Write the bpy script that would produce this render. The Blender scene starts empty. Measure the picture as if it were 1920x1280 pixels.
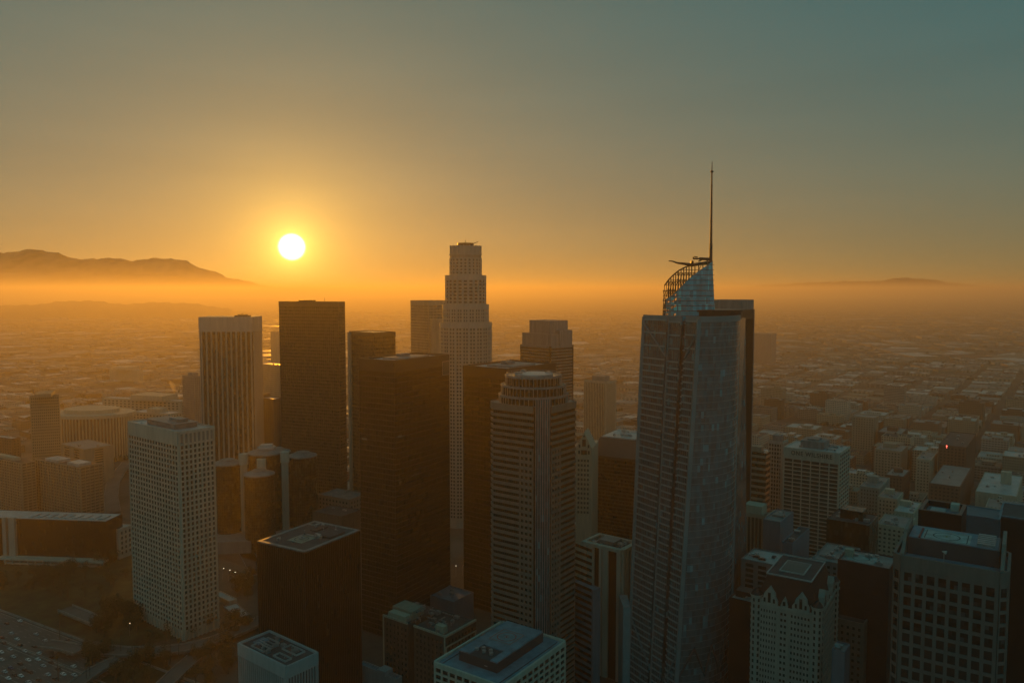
import bpy, math, random
from mathutils import Vector
R = math.radians
rnd = random.Random(7)
scene = bpy.context.scene
COL = scene.collection

# ------------------------------------------------------------------ camera
H, F = 260.0, 1450.0                       # eye height (m), focal length in photo pixels (1920 wide)
PIT = math.atan(95 / F)
cp, sp = math.cos(PIT), math.sin(PIT)
cam_d = bpy.data.cameras.new('camera'); cam = bpy.data.objects.new('camera', cam_d); COL.objects.link(cam)
cam.location = (0, 0, H); cam.rotation_euler = (R(90) - PIT, 0, 0)
cam_d.sensor_width = 36; cam_d.lens = 36 * F / 1920
cam_d.clip_start = 1; cam_d.clip_end = 400000
scene.camera = cam

def ray(px, py):
    x, y = (px - 960) / F, (640 - py) / F
    return Vector((x, cp + y * sp, -sp + y * cp))
def at(px, py, d):
    r = ray(px, py); return Vector((0, 0, H)) + r * (d / r.y)
def gnd(px, py, z=0.0):
    r = ray(px, py); return Vector((0, 0, H)) + r * ((z - H) / r.z)

# ------------------------------------------------------------------ world, sun, exposure
SKY_K = 0.006
SKY_BASE = (0.003, 0.092, 0.108)
SKY_LOBES = [            # (elevation scale, sun-angle scale, colour), radians
    (0.14, 1.1, (0.36, 0.125, 0.0)),
    (0.10, 0.0, (0.0, -0.025, -0.080)),
    (0.28, 0.9, (0.13, 0.10, 0.045)),
    (0.0, 0.30, (0.18, 0.10, 0.015)),
    (0.0, 0.055, (0.9, 0.46, 0.03)),
    (0.0, 0.018, (1.6, 1.1, 0.25)),
]
SKY_WEST = (0.8, (0.07, 0.175, 0.19))
SUN_E, SUN_C = 3.3, (1.0, 0.36, 0.010)
EXPO = 0.0
HAZE_D, HAZE_TOP, HAZE_G, HAZE_C = 1.45e-4, 358.0, 0.50, (0.95, 0.87, 0.68)
SUN = ray(547, 463).normalized()
SUN_EL, SUN_AZ = math.asin(SUN.z), math.atan2(SUN.x, SUN.y)
world = bpy.data.worlds.new('World'); scene.world = world; world.use_nodes = True
wt = world.node_tree; wt.nodes.clear()
def wn(t, **k):
    n = wt.nodes.new(t)
    for a, v in k.items(): setattr(n, a, v)
    return n
def wm(op, a, b=None):
    n = wn('ShaderNodeMath', operation=op)
    for i, v in enumerate((a, b)):
        if v is None: continue
        if isinstance(v, (int, float)): n.inputs[i].default_value = v
        else: wt.links.new(v, n.inputs[i])
    return n.outputs[0]
def wcol(fac, c):                           # colour times a factor
    n = wn('ShaderNodeVectorMath', operation='SCALE'); n.inputs[0].default_value = c
    if isinstance(fac, (int, float)): n.inputs['Scale'].default_value = fac
    else: wt.links.new(fac, n.inputs['Scale'])
    return n.outputs[0]
def wadd(a, b):
    n = wn('ShaderNodeVectorMath', operation='ADD'); wt.links.new(a, n.inputs[0]); wt.links.new(b, n.inputs[1]); return n.outputs[0]
tc = wn('ShaderNodeTexCoord')
nrm = wn('ShaderNodeVectorMath', operation='NORMALIZE'); wt.links.new(tc.outputs['Generated'], nrm.inputs[0])
dot = wn('ShaderNodeVectorMath', operation='DOT_PRODUCT'); wt.links.new(nrm.outputs[0], dot.inputs[0]); dot.inputs[1].default_value = SUN
sepw = wn('ShaderNodeSeparateXYZ'); wt.links.new(nrm.outputs[0], sepw.inputs[0])
ga = wm('ARCCOSINE', wm('MINIMUM', dot.outputs['Value'], 0.99999))      # angle from the sun
el = wm('MAXIMUM', wm('ARCSINE', sepw.outputs['Z']), 0.0)               # elevation
def wexp(x, s): return wm('EXPONENT', wm('DIVIDE', x, -s))
sky = wn('ShaderNodeTexSky', sky_type='NISHITA', sun_disc=False, sun_elevation=SUN_EL, sun_rotation=SUN_AZ,
         air_density=1.5, dust_density=3.0, ozone_density=2.0, altitude=260)
sk = wn('ShaderNodeVectorMath', operation='SCALE'); wt.links.new(sky.outputs[0], sk.inputs[0]); sk.inputs['Scale'].default_value = SKY_K
acc = sk.outputs[0]
acc = wadd(acc, wcol(1.0, SKY_BASE))
for (s_el, s_ga, c) in SKY_LOBES:
    f = None
    if s_el: f = wexp(el, s_el)
    if s_ga:
        g = wexp(ga, s_ga); f = g if f is None else wm('MULTIPLY', f, g)
    acc = wadd(acc, wcol(f, c))
stretch = wn('ShaderNodeVectorMath', operation='MULTIPLY'); wt.links.new(nrm.outputs[0], stretch.inputs[0]); stretch.inputs[1].default_value = (2.2, 2.2, 17)
wisps = wn('ShaderNodeTexNoise'); wt.links.new(stretch.outputs[0], wisps.inputs['Vector']); wisps.inputs['Scale'].default_value = 1.3; wisps.inputs['Detail'].default_value = 4
uneven = wn('ShaderNodeVectorMath', operation='SCALE'); wt.links.new(acc, uneven.inputs[0]); wt.links.new(wm('ADD', wm('MULTIPLY', wisps.outputs['Fac'], 0.16), 0.92), uneven.inputs['Scale'])   # faint smog layers
acc = uneven.outputs[0]
disc = wn('ShaderNodeMapRange', interpolation_type='SMOOTHSTEP'); wt.links.new(ga, disc.inputs[0])      # the sun itself
disc.inputs['From Min'].default_value = 26.5 / F; disc.inputs['From Max'].default_value = 12.5 / F; disc.inputs['To Min'].default_value = 0; disc.inputs['To Max'].default_value = 1
acc = wadd(acc, wcol(disc.outputs[0], (9, 7.4, 4.2)))
if SKY_WEST:                                # cool dawn sky opposite the sun
    acc = wadd(acc, wcol(wexp(wm('SUBTRACT', math.pi, ga), SKY_WEST[0]), SKY_WEST[1]))
bg = wn('ShaderNodeBackground'); wt.links.new(acc, bg.inputs[0]); bg.inputs[1].default_value = 1.0
wo = wn('ShaderNodeOutputWorld'); wt.links.new(bg.outputs[0], wo.inputs[0])

sl = bpy.data.lights.new('sun_lamp', 'SUN'); sl.energy = SUN_E; sl.angle = R(0.5); sl.color = SUN_C
so = bpy.data.objects.new('sun_lamp', sl); COL.objects.link(so)
so.rotation_euler = (-SUN).to_track_quat('-Z', 'Y').to_euler(); so.location = (0, 0, 900)

scene.view_settings.view_transform = 'Standard'; scene.view_settings.look = 'None'
scene.view_settings.exposure = EXPO; scene.view_settings.gamma = 1
scene.cycles.use_denoising = True
scene.cycles.max_bounces = 6; scene.cycles.diffuse_bounces = 2; scene.cycles.glossy_bounces = 3
scene.cycles.volume_bounces = 0; scene.cycles.transmission_bounces = 4
scene.cycles.sample_clamp_indirect = 4.0

# ------------------------------------------------------------------ materials
MATS = {}
def mat(name, c, rough=0.8, metal=0.0, var=0.18, scale=0.08, spec=0.4, streak=0.0, bump=0.0, rvar=0.0):
    """plain surface with weathering: two octaves of noise, optional vertical streaks"""
    if name in MATS: return MATS[name]
    m = bpy.data.materials.new(name); m.use_nodes = True; nt = m.node_tree
    b = nt.nodes['Principled BSDF']
    b.inputs['Roughness'].default_value = rough; b.inputs['Metallic'].default_value = metal
    b.inputs['Specular IOR Level'].default_value = spec
    t = nt.nodes.new('ShaderNodeTexCoord'); n = nt.nodes.new('ShaderNodeTexNoise')
    mp = nt.nodes.new('ShaderNodeMapping'); nt.links.new(t.outputs['Object'], mp.inputs[0])
    if streak: mp.inputs['Scale'].default_value = (1, 1, 0.12)
    n.inputs['Scale'].default_value = scale * (6 if streak else 1); n.inputs['Detail'].default_value = 6; n.inputs['Roughness'].default_value = 0.65
    nt.links.new(mp.outputs[0], n.inputs['Vector'])
    r = nt.nodes.new('ShaderNodeValToRGB'); nt.links.new(n.outputs['Fac'], r.inputs[0])
    r.color_ramp.elements[0].position = 0.3; r.color_ramp.elements[1].position = 0.72
    r.color_ramp.elements[0].color = tuple(x * (1 - var * 1.6) for x in c) + (1,)
    r.color_ramp.elements[1].color = tuple(min(1, x * (1 + var)) for x in c) + (1,)
    nt.links.new(r.outputs[0], b.inputs['Base Color'])
    if rvar:
        mr = nt.nodes.new('ShaderNodeMapRange'); nt.links.new(n.outputs['Fac'], mr.inputs[0])
        mr.inputs['To Min'].default_value = max(0.02, rough - rvar); mr.inputs['To Max'].default_value = rough + rvar
        nt.links.new(mr.outputs[0], b.inputs['Roughness'])
    if bump:
        bp = nt.nodes.new('ShaderNodeBump'); bp.inputs['Strength'].default_value = bump; bp.inputs['Distance'].default_value = 0.3
        nt.links.new(n.outputs['Fac'], bp.inputs['Height']); nt.links.new(bp.outputs[0], b.inputs['Normal'])
    MATS[name] = m; return m

def glass(name, c, rough=0.12, cell=(1.5, 3.9), var=0.5, spec=0.5, tilt=0.01):
    """coated facade glass: each pane has its own tone and a slightly different tilt"""
    if name in MATS: return MATS[name]
    m = bpy.data.materials.new(name); m.use_nodes = True; nt = m.node_tree; L = nt.links
    b = nt.nodes['Principled BSDF']; b.inputs['Specular IOR Level'].default_value = spec
    t = nt.nodes.new('ShaderNodeTexCoord')
    dv = nt.nodes.new('ShaderNodeVectorMath'); dv.operation = 'DIVIDE'; L.new(t.outputs['Object'], dv.inputs[0]); dv.inputs[1].default_value = (cell[0], cell[0], cell[1])
    fl = nt.nodes.new('ShaderNodeVectorMath'); fl.operation = 'FLOOR'; L.new(dv.outputs[0], fl.inputs[0])
    w = nt.nodes.new('ShaderNodeTexWhiteNoise'); L.new(fl.outputs[0], w.inputs['Vector'])
    oi = nt.nodes.new('ShaderNodeObjectInfo')
    ad = nt.nodes.new('ShaderNodeMath'); ad.operation = 'ADD'; L.new(w.outputs['Value'], ad.inputs[0]); L.new(oi.outputs['Random'], ad.inputs[1])
    fr = nt.nodes.new('ShaderNodeMath'); fr.operation = 'FRACT'; L.new(ad.outputs[0], fr.inputs[0])
    r = nt.nodes.new('ShaderNodeValToRGB'); L.new(fr.outputs[0], r.inputs[0])
    r.color_ramp.elements[0].color = tuple(x * (1 - var) for x in c) + (1,)
    r.color_ramp.elements[1].color = tuple(x * (1 + var) for x in c) + (1,)
    e = r.color_ramp.elements.new(0.93); e.color = tuple(x * (1 + var) for x in c) + (1,)
    r.color_ramp.elements[-1].color = tuple(min(1, x * (1 + 5 * var) + 0.012 * var) for x in c) + (1,)
    L.new(r.outputs[0], b.inputs['Base Color'])
    mr = nt.nodes.new('ShaderNodeMapRange'); L.new(fr.outputs[0], mr.inputs[0])
    mr.inputs['To Min'].default_value = rough * 0.6; mr.inputs['To Max'].default_value = rough * 1.6; L.new(mr.outputs[0], b.inputs['Roughness'])
    if tilt:
        g = nt.nodes.new('ShaderNodeNewGeometry')
        sb = nt.nodes.new('ShaderNodeVectorMath'); sb.operation = 'SUBTRACT'; L.new(w.outputs['Color'], sb.inputs[0]); sb.inputs[1].default_value = (.5, .5, .5)
        sc = nt.nodes.new('ShaderNodeVectorMath'); sc.operation = 'SCALE'; L.new(sb.outputs[0], sc.inputs[0]); sc.inputs['Scale'].default_value = tilt * 2
        a2 = nt.nodes.new('ShaderNodeVectorMath'); a2.operation = 'ADD'; L.new(g.outputs['Normal'], a2.inputs[0]); L.new(sc.outputs[0], a2.inputs[1])
        nn = nt.nodes.new('ShaderNodeVectorMath'); nn.operation = 'NORMALIZE'; L.new(a2.outputs[0], nn.inputs[0]); L.new(nn.outputs[0], b.inputs['Normal'])
    MATS[name] = m; return m

def windowed(name, c, win=(0.02, 0.022, 0.025), pw=3.2, ph=3.6, fw=0.5, fh=0.5, rough=0.85, var=0.2):
    """masonry wall of a far-off block with rows of small windows"""
    if name in MATS: return MATS[name]
    m = bpy.data.materials.new(name); m.use_nodes = True; nt = m.node_tree; L = nt.links
    b = nt.nodes['Principled BSDF']
    def M(op, a, bb=None, cc=None):
        n = nt.nodes.new('ShaderNodeMath'); n.operation = op
        for i, v in enumerate((a, bb, cc)):
            if v is None: continue
            if isinstance(v, (int, float)): n.inputs[i].default_value = v
            else: L.new(v, n.inputs[i])
        return n.outputs[0]
    t = nt.nodes.new('ShaderNodeTexCoord'); s = nt.nodes.new('ShaderNodeSeparateXYZ'); L.new(t.outputs['Object'], s.inputs[0])
    sn = nt.nodes.new('ShaderNodeSeparateXYZ'); L.new(t.outputs['Normal'], sn.inputs[0])
    ax, ay = M('ABSOLUTE', sn.outputs[0]), M('ABSOLUTE', sn.outputs[1])
    u = M('ADD', M('MULTIPLY', s.outputs[0], ay), M('MULTIPLY', s.outputs[1], ax))
    u = M('FRACT', M('DIVIDE', M('ADD', u, 500 * pw), pw)); v = M('FRACT', M('DIVIDE', s.outputs[2], ph))
    wu = M('LESS_THAN', M('ABSOLUTE', M('SUBTRACT', u, 0.5)), fw / 2); wv = M('LESS_THAN', M('ABSOLUTE', M('SUBTRACT', v, 0.5)), fh / 2)
    ws = M('LESS_THAN', M('ABSOLUTE', sn.outputs[2]), 0.5)
    mask = M('MULTIPLY', M('MULTIPLY', wu, wv), ws)
    n = nt.nodes.new('ShaderNodeTexNoise'); n.inputs['Scale'].default_value = 0.12; n.inputs['Detail'].default_value = 5; L.new(t.outputs['Object'], n.inputs['Vector'])
    oi = nt.nodes.new('ShaderNodeObjectInfo')
    hs = nt.nodes.new('ShaderNodeHueSaturation'); hs.inputs['Color'].default_value = c + (1,)
    L.new(M('MULTIPLY_ADD', n.outputs['Fac'], var * 2, M('MULTIPLY_ADD', oi.outputs['Random'], 0.5, 0.75 - var)), hs.inputs['Value'])
    mx = nt.nodes.new('ShaderNodeMix'); mx.data_type = 'RGBA'; L.new(mask, mx.inputs[0]); L.new(hs.outputs[0], mx.inputs[6]); mx.inputs[7].default_value = win + (1,)
    L.new(mx.outputs[2], b.inputs['Base Color'])
    L.new(M('MULTIPLY_ADD', mask, 0.15 - rough, rough), b.inputs['Roughness'])
    MATS[name] = m; return m

def emit(name, c, s):
    if name in MATS: return MATS[name]
    m = bpy.data.materials.new(name); m.use_nodes = True; nt = m.node_tree; nt.nodes.clear()
    e = nt.nodes.new('ShaderNodeEmission'); e.inputs[0].default_value = c + (1,); e.inputs[1].default_value = s
    o = nt.nodes.new('ShaderNodeOutputMaterial'); nt.links.new(e.outputs[0], o.inputs[0]); MATS[name] = m; return m

# ------------------------------------------------------------------ mesh helpers
class MB:
    def __init__(s): s.v, s.f, s.mi = [], [], []
    def quadface(s, pts, mi=0):
        n = len(s.v); s.v += [tuple(p) for p in pts]; s.f.append(tuple(range(n, n + len(pts)))); s.mi.append(mi)
    def hexa(s, p, mi=0, top=None):         # 8 points: bottom ring ccw, top ring ccw
        n = len(s.v); s.v += [tuple(q) for q in p]
        for q in ((3, 2, 1, 0), (4, 5, 6, 7), (0, 1, 5, 4), (1, 2, 6, 5), (2, 3, 7, 6), (3, 0, 4, 7)):
            s.f.append(tuple(n + i for i in q)); s.mi.append(top if (top is not None and q == (4, 5, 6, 7)) else mi)
    def box(s, x0, x1, y0, y1, z0, z1, mi=0, top=None):
        s.hexa([(x0, y0, z0), (x1, y0, z0), (x1, y1, z0), (x0, y1, z0), (x0, y0, z1), (x1, y0, z1), (x1, y1, z1), (x0, y1, z1)], mi, top)
    def ebox(s, e, s0, s1, t0, t1, z0, z1, mi=0):
        """box lying against wall edge e=(P0,P1): s along it, t outward"""
        (ax, ay), (bx, by) = e; l = math.hypot(bx - ax, by - ay); dx, dy = (bx - ax) / l, (by - ay) / l; nx, ny = dy, -dx
        q = [(ax + dx * a + nx * t, ay + dy * a + ny * t) for a, t in ((s0, t1), (s1, t1), (s1, t0), (s0, t0))]
        s.hexa([(x, y, z0) for x, y in q] + [(x, y, z1) for x, y in q], mi)
    def prism(s, poly, z0, z1, mi=0, top=None, poly2=None):
        n = len(s.v); k = len(poly); p2 = poly2 or poly
        s.v += [(x, y, z0) for x, y in poly] + [(x, y, z1) for x, y in p2]
        s.f.append(tuple(range(n + k - 1, n - 1, -1))); s.mi.append(mi)
        s.f.append(tuple(range(n + k, n + 2 * k))); s.mi.append(mi if top is None else top)
        for i in range(k):
            j = (i + 1) % k; s.f.append((n + i, n + j, n + k + j, n + k + i)); s.mi.append(mi)
    def tube(s, a, b, r0, r1=None, k=6, mi=0):
        a, b = Vector(a), Vector(b); r1 = r0 if r1 is None else r1
        d = (b - a).normalized(); up = Vector((0, 0, 1)) if abs(d.z) < 0.9 else Vector((1, 0, 0))
        x = d.cross(up).normalized(); y = x.cross(d) * -1
        n = len(s.v)
        for c, r in ((a, r0), (b, r1)):
            for i in range(k):
                w = 2 * math.pi * i / k; s.v.append(tuple(c + x * (r * math.cos(w)) + y * (r * math.sin(w))))
        for i in range(k):
            j = (i + 1) % k; s.f.append((n + i, n + j, n + k + j, n + k + i)); s.mi.append(mi)
        s.f.append(tuple(range(n + k - 1, n - 1, -1))); s.f.append(tuple(range(n + k, n + 2 * k))); s.mi += [mi, mi]
    def mesh(s, name, mats):
        m = bpy.data.meshes.new(name); m.from_pydata(s.v, [], s.f)
        for x in (mats if isinstance(mats, (list, tuple)) else [mats]): m.materials.append(x)
        if any(s.mi): m.polygons.foreach_set('material_index', s.mi)
        m.update(); return m
    def build(s, name, mats, parent=None, kind=None):
        o = bpy.data.objects.new(name, s.mesh(name, mats)); COL.objects.link(o)
        if parent is not None: o.parent = parent
        if kind: o['kind'] = kind
        return o

def tag(o, label, cat, group=None):
    o['label'] = label; o['category'] = cat
    if group: o['group'] = group
    return o
def thing(name, label, cat, loc=(0, 0, 0), rz=0.0, group=None):
    o = bpy.data.objects.new(name, None); COL.objects.link(o); o.location = loc; o.rotation_euler = (0, 0, rz)
    o.empty_display_size = 5
    return tag(o, label, cat, group)
def struct(o): o['kind'] = 'structure'; return o
def copy_tree(o, parent=None):
    c = o.copy(); COL.objects.link(c)
    if parent is not None: c.parent = parent
    for ch in [x for x in o.children]: copy_tree(ch, c)
    return c
def ring(r, k=24, ph=0.0, cx=0, cy=0, ry=None):
    return [(cx + r * math.cos(ph + 2 * math.pi * i / k), cy + (ry or r) * math.sin(ph + 2 * math.pi * i / k)) for i in range(k)]
def rectp(a, b, ch=0.0):
    if not ch: return [(-a, -b), (a, -b), (a, b), (-a, b)]
    return [(-a + ch, -b), (a - ch, -b), (a, -b + ch), (a, b - ch), (a - ch, b), (-a + ch, b), (-a, b - ch), (-a, -b + ch)]
def edges(poly): return [(poly[i], poly[(i + 1) % len(poly)]) for i in range(len(poly))]
def elen(e): return math.hypot(e[1][0] - e[0][0], e[1][1] - e[0][1])
def scalep(poly, k): return [(x * k, y * k) for x, y in poly]

PHI = R(36)                                  # turn of the downtown street grid
FOOT = []                                    # footprints taken (x, y, radius)
class Bld:
    """one building placed by its near top corner (photo pixel, distance) and its two visible faces"""
    def __init__(s, name, label, cat, xL, xC, xR, yC, d, phi=None, group=None, w=None, l=None):
        phi = PHI if phi is None else R(phi); c, sn = math.cos(phi), math.sin(phi)
        C = at(xC, yC, d); dep = C.y * cp + (H - C.z) * sp
        k = (xL - 960) / F; wu = (C.x - k * dep) / (c + k * sn * cp)
        k = (xR - 960) / F; den = sn - k * c * cp
        wv = (k * dep - C.x) / den if den > 0.03 else 40.0
        s.wu, s.wv = max(w or wu, 3), max(min(l or wv, 110), 3); s.h = C.z
        s.a, s.b = s.wv / 2, s.wu / 2
        cx = C.x - c * s.b + sn * s.a; cy = C.y + sn * s.b + c * s.a
        s.root = thing(name, label, cat, (cx, cy, 0), math.pi / 2 - phi, group)
        FOOT.append((cx, cy, math.hypot(s.a, s.b)))
        s.poly = rectp(s.a, s.b); s.R = edges(s.poly)[0]; s.L = edges(s.poly)[3]; s.all = edges(s.poly)
        s.panes = []
    def part(s, name, mb, m, parent=None): return mb.build(name, m, parent or s.root)
    def windows(s, m, lim=100):
        """panes nearest the camera as parts of their own, the rest as one"""
        if not s.panes: return
        s.panes.sort(key=lambda p: -p[2]); cache = {}
        for (x, y, z, ang, w, h) in s.panes[:lim]:
            key = (round(w, 2), round(h, 2))
            if key not in cache:
                q = MB(); q.box(-w / 2, w / 2, -0.06, 0.0, -h / 2, h / 2); cache[key] = q.mesh('window', m)
            o = bpy.data.objects.new('window', cache[key]); COL.objects.link(o); o.parent = s.root
            o.location = (x, y, z); o.rotation_euler = (0, 0, ang)
        if len(s.panes) > lim:
            q = MB()
            for (x, y, z, ang, w, h) in s.panes[lim:]:
                dx, dy = math.cos(ang) * w / 2, math.sin(ang) * w / 2; nx, ny = math.sin(ang) * 0.06, -math.cos(ang) * 0.06
                q.quadface([(x - dx + nx, y - dy + ny, z - h / 2), (x + dx + nx, y + dy + ny, z - h / 2), (x + dx + nx, y + dy + ny, z + h / 2), (x - dx + nx, y - dy + ny, z + h / 2)])
            q.build('window', m, s.root, 'stuff')
    def grid(s, mb, e, z0, z1, nc, nr, cw, sh, t=0.5, s0=0.0, s1=None, skip=None):
        """piers and spandrels standing proud of the core, a pane in each bay"""
        Ln = elen(e); s1 = Ln if s1 is None else s1; W = s1 - s0; px, pz = (W - cw) / nc, (z1 - z0 - sh) / nr
        (ax, ay), (bx, by) = e; dx, dy = (bx - ax) / Ln, (by - ay) / Ln; ang = math.atan2(dy, dx); nx, ny = dy, -dx
        for i in range(nc + 1): mb.ebox(e, s0 + i * px, s0 + i * px + cw, 0, t, z0, z1)
        for j in range(nr + 1):
            for i in range(nc): mb.ebox(e, s0 + i * px + cw, s0 + (i + 1) * px, 0, t - 0.06, z0 + j * pz, z0 + j * pz + sh)
        for j in range(nr):
            for i in range(nc):
                if skip and skip(i, j): continue
                q = s0 + i * px + cw / 2 + px / 2
                s.panes.append((ax + dx * q, ay + dy * q, z0 + sh + j * pz + (pz - sh) / 2, ang, px - cw, pz - sh))
    def parapet(s, mb, h=1.2, t=0.5, z=None, poly=None):
        z = s.h if z is None else z
        for e in edges(poly or s.poly): mb.ebox(e, 0, elen(e) - t, -t, 0.0, z - h, z)
def mullions(mb, e, z0, z1, dx, dz, w=0.14, t=0.22, wh=None):
    Ln = elen(e); n = max(1, round(Ln / dx))
    for i in range(n + 1): mb.ebox(e, min(i * Ln / n, Ln - w), min(i * Ln / n + w, Ln), 0, t, z0, z1)
    if dz:
        n = max(1, round((z1 - z0) / dz))
        for j in range(n + 1): mb.ebox(e, 0.0, Ln, 0, t * 0.6, z0 + j * (z1 - z0) / n - 0.001 * j, z0 + j * (z1 - z0) / n + (wh or w * 2))
def bands(mb, e, z0, z1, nr, sh, t=0.4, s0=0.0, s1=None):
    s1 = elen(e) if s1 is None else s1; dz = (z1 - z0) / nr
    for j in range(nr): mb.ebox(e, s0, s1, 0, t, z0 + j * dz, z0 + j * dz + sh)
def roof_units(root, a, b, z, n, m, seed=1, name='roof_unit'):
    q = random.Random(seed)
    for i in range(n):
        w, l, h = q.uniform(1.2, 3.2), q.uniform(1.2, 4), q.uniform(0.8, 2.2); x, y = q.uniform(-a * .8, a * .8), q.uniform(-b * .8, b * .8)
        u = MB(); u.box(x - w / 2, x + w / 2, y - l / 2, y + l / 2, z, z + h * .8); u.box(x - w / 2 - .1, x + w / 2 + .1, y - l / 2 - .1, y + l / 2 + .1, z + h * .8, z + h)
        if i % 2: u.tube((x, y, z + h), (x, y, z + h + .6), w * .3, k=10)
        u.build(name, m, root)
        if i % 3 == 0 and n > 4:             # duct run and vent pipes beside it
            u = MB(); dl = q.uniform(4, 9); dx, dy = (dl, .7) if i % 2 else (.7, dl); x0, y0 = max(-a * .9, min(a * .9 - dx, x)), max(-b * .9, min(b * .9 - dy, y + l))
            u.box(x0, x0 + dx, y0, y0 + dy, z + .3, z + .95); u.build('duct', m, root)
            for k in range(2):
                u = MB(); vx, vy = q.uniform(-a * .85, a * .85), q.uniform(-b * .85, b * .85); u.tube((vx, vy, z), (vx, vy, z + 1.3), .22, k=8); u.tube((vx, vy, z + 1.3), (vx, vy, z + 1.5), .4, k=8); u.build('vent_pipe', m, root)
def helipad(root, x, y, z, sx, sy, m_pad, m_line, m_letter=None, ang=0.0, letter=True, frame=True):
    p = MB(); p.box(x - sx, x + sx, y - sy, y + sy, z, z + 0.15); pad = p.build('helipad', m_pad, root)
    q = MB(); r = min(sx, sy) * 0.62; k = 40; zz = z + 0.16
    for i in range(k):
        a0, a1 = 2 * math.pi * i / k, 2 * math.pi * (i + 1) / k
        q.quadface([(x + r * math.cos(a0), y + r * math.sin(a0), zz), (x + (r + .5) * math.cos(a0), y + (r + .5) * math.sin(a0), zz), (x + (r + .5) * math.cos(a1), y + (r + .5) * math.sin(a1), zz), (x + r * math.cos(a1), y + r * math.sin(a1), zz)])
    q.build('landing_circle', m_line, pad)
    if frame:
        q = MB(); w = .35; X, Y = sx - .8, sy - .8
        for (x0, x1, y0, y1) in ((-X, X, -Y, -Y + w), (-X, X, Y - w, Y), (-X, -X + w, -Y + w, Y - w), (X - w, X, -Y + w, Y - w)):
            q.quadface([(x + x0, y + y0, zz), (x + x1, y + y0, zz), (x + x1, y + y1, zz), (x + x0, y + y1, zz)])
        q.build('border_line', m_line, pad)
    if letter:
        q = MB(); c, s_ = math.cos(ang), math.sin(ang); g = r * .3
        for (x0, x1, y0, y1) in ((-g, -g + .5, -g, g), (g - .5, g, -g, g), (-g + .5, g - .5, -.25, .25)):
            q.quadface([(x + c * u - s_ * v, y + s_ * u + c * v, zz) for u, v in ((x0, y0), (x1, y0), (x1, y1), (x0, y1))])
        q.build('letter', m_letter or m_line, pad)
    return pad
# ------------------------------------------------------------------ setting: ground, sun, mountains, haze
g = MB(); g.quadface([(-20900, -3900, 0), (20900, -3900, 0), (20900, 29900, 0), (-20900, 29900, 0)])
m_ground = mat('ground_mix', (0.105, 0.09, 0.075), 0.9, var=0.45, scale=0.012)
struct(g.build('ground', m_ground))

m_mtn = mat('hazed_mountain_scrub', (0.34, 0.24, 0.14), 0.95, var=0.3, scale=0.0006)  # scrub colour lightened to stand in for haze over distance
def ridge(name, prof, D, depth, seed, rough=40, m=m_mtn, base_z=0.0, n=140):
    """a range of hills: skyline heights from the profile, slopes falling to front and back with spurs"""
    q = random.Random(seed); xs = [p[0] for p in prof]; ph = [(q.uniform(0, 6), q.uniform(.6, 1.6)) for _ in range(8)]
    def hz(px):
        for (x0, y0), (x1, y1) in zip(prof, prof[1:]):
            if x0 <= px <= x1:
                t = (px - x0) / (x1 - x0); t = t * t * (3 - 2 * t); return at(px, y0 + (y1 - y0) * t, D).z
        return base_z
    rows = 14; mb = MB()
    for j in range(rows + 1):
        v = j / rows; dy = (v - 0.6) * depth
        fall = (v / 0.6) if v < 0.6 else (1 - v) / 0.4
        for i in range(n + 1):
            px = xs[0] + (xs[-1] - xs[0]) * i / n; P = at(px, 545, D)
            w = sum(math.sin(px * .035 * f * (k + 1) + p + v * 5 * (k % 3)) / (k + 1) for k, (p, f) in enumerate(ph))
            z = base_z + (hz(px) - base_z) * fall ** 1.1 + rough * w * (1 - fall) * min(1, fall * 4) * .6 + (rough * .16 * (math.sin(px * .21 + seed) + .7 * math.sin(px * .47 + 2 * seed) + .5 * math.sin(px * .93 + j)) * fall ** 3)
            mb.v.append((P.x * (D + dy) / D, D + dy, max(base_z, z)))
    for j in range(rows):
        for i in range(n):
            a = j * (n + 1) + i; mb.f.append((a, a + 1, a + n + 2, a + n + 1)); mb.mi.append(0)
    o = mb.build(name, m)
    for p in o.data.polygons: p.use_smooth = True
    return struct(o)
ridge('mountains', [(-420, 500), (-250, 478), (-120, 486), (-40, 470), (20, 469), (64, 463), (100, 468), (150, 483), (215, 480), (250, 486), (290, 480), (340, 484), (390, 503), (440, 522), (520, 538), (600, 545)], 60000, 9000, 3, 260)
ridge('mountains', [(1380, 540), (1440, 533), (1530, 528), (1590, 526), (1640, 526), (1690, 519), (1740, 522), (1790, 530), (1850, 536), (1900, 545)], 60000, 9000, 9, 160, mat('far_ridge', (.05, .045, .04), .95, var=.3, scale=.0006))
ridge('mountains', [(-400, 512), (-200, 506), (-90, 500), (-10, 508), (70, 512), (140, 506), (220, 515), (300, 511), (370, 521), (450, 534), (520, 545)], 48000, 7000, 17, 200, mat('hazed_foothill_scrub', (.28, .20, .12), .95, var=.3, scale=.0006))  # paled like the range behind: distance haze put into the colour
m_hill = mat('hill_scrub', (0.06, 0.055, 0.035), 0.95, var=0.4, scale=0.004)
ridge('hills', [(-300, 572), (-120, 566), (0, 571), (60, 570), (120, 563), (170, 562), (230, 569), (290, 565), (350, 567), (420, 576), (470, 600)], 8500, 2200, 5, 25, m_hill)

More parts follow.
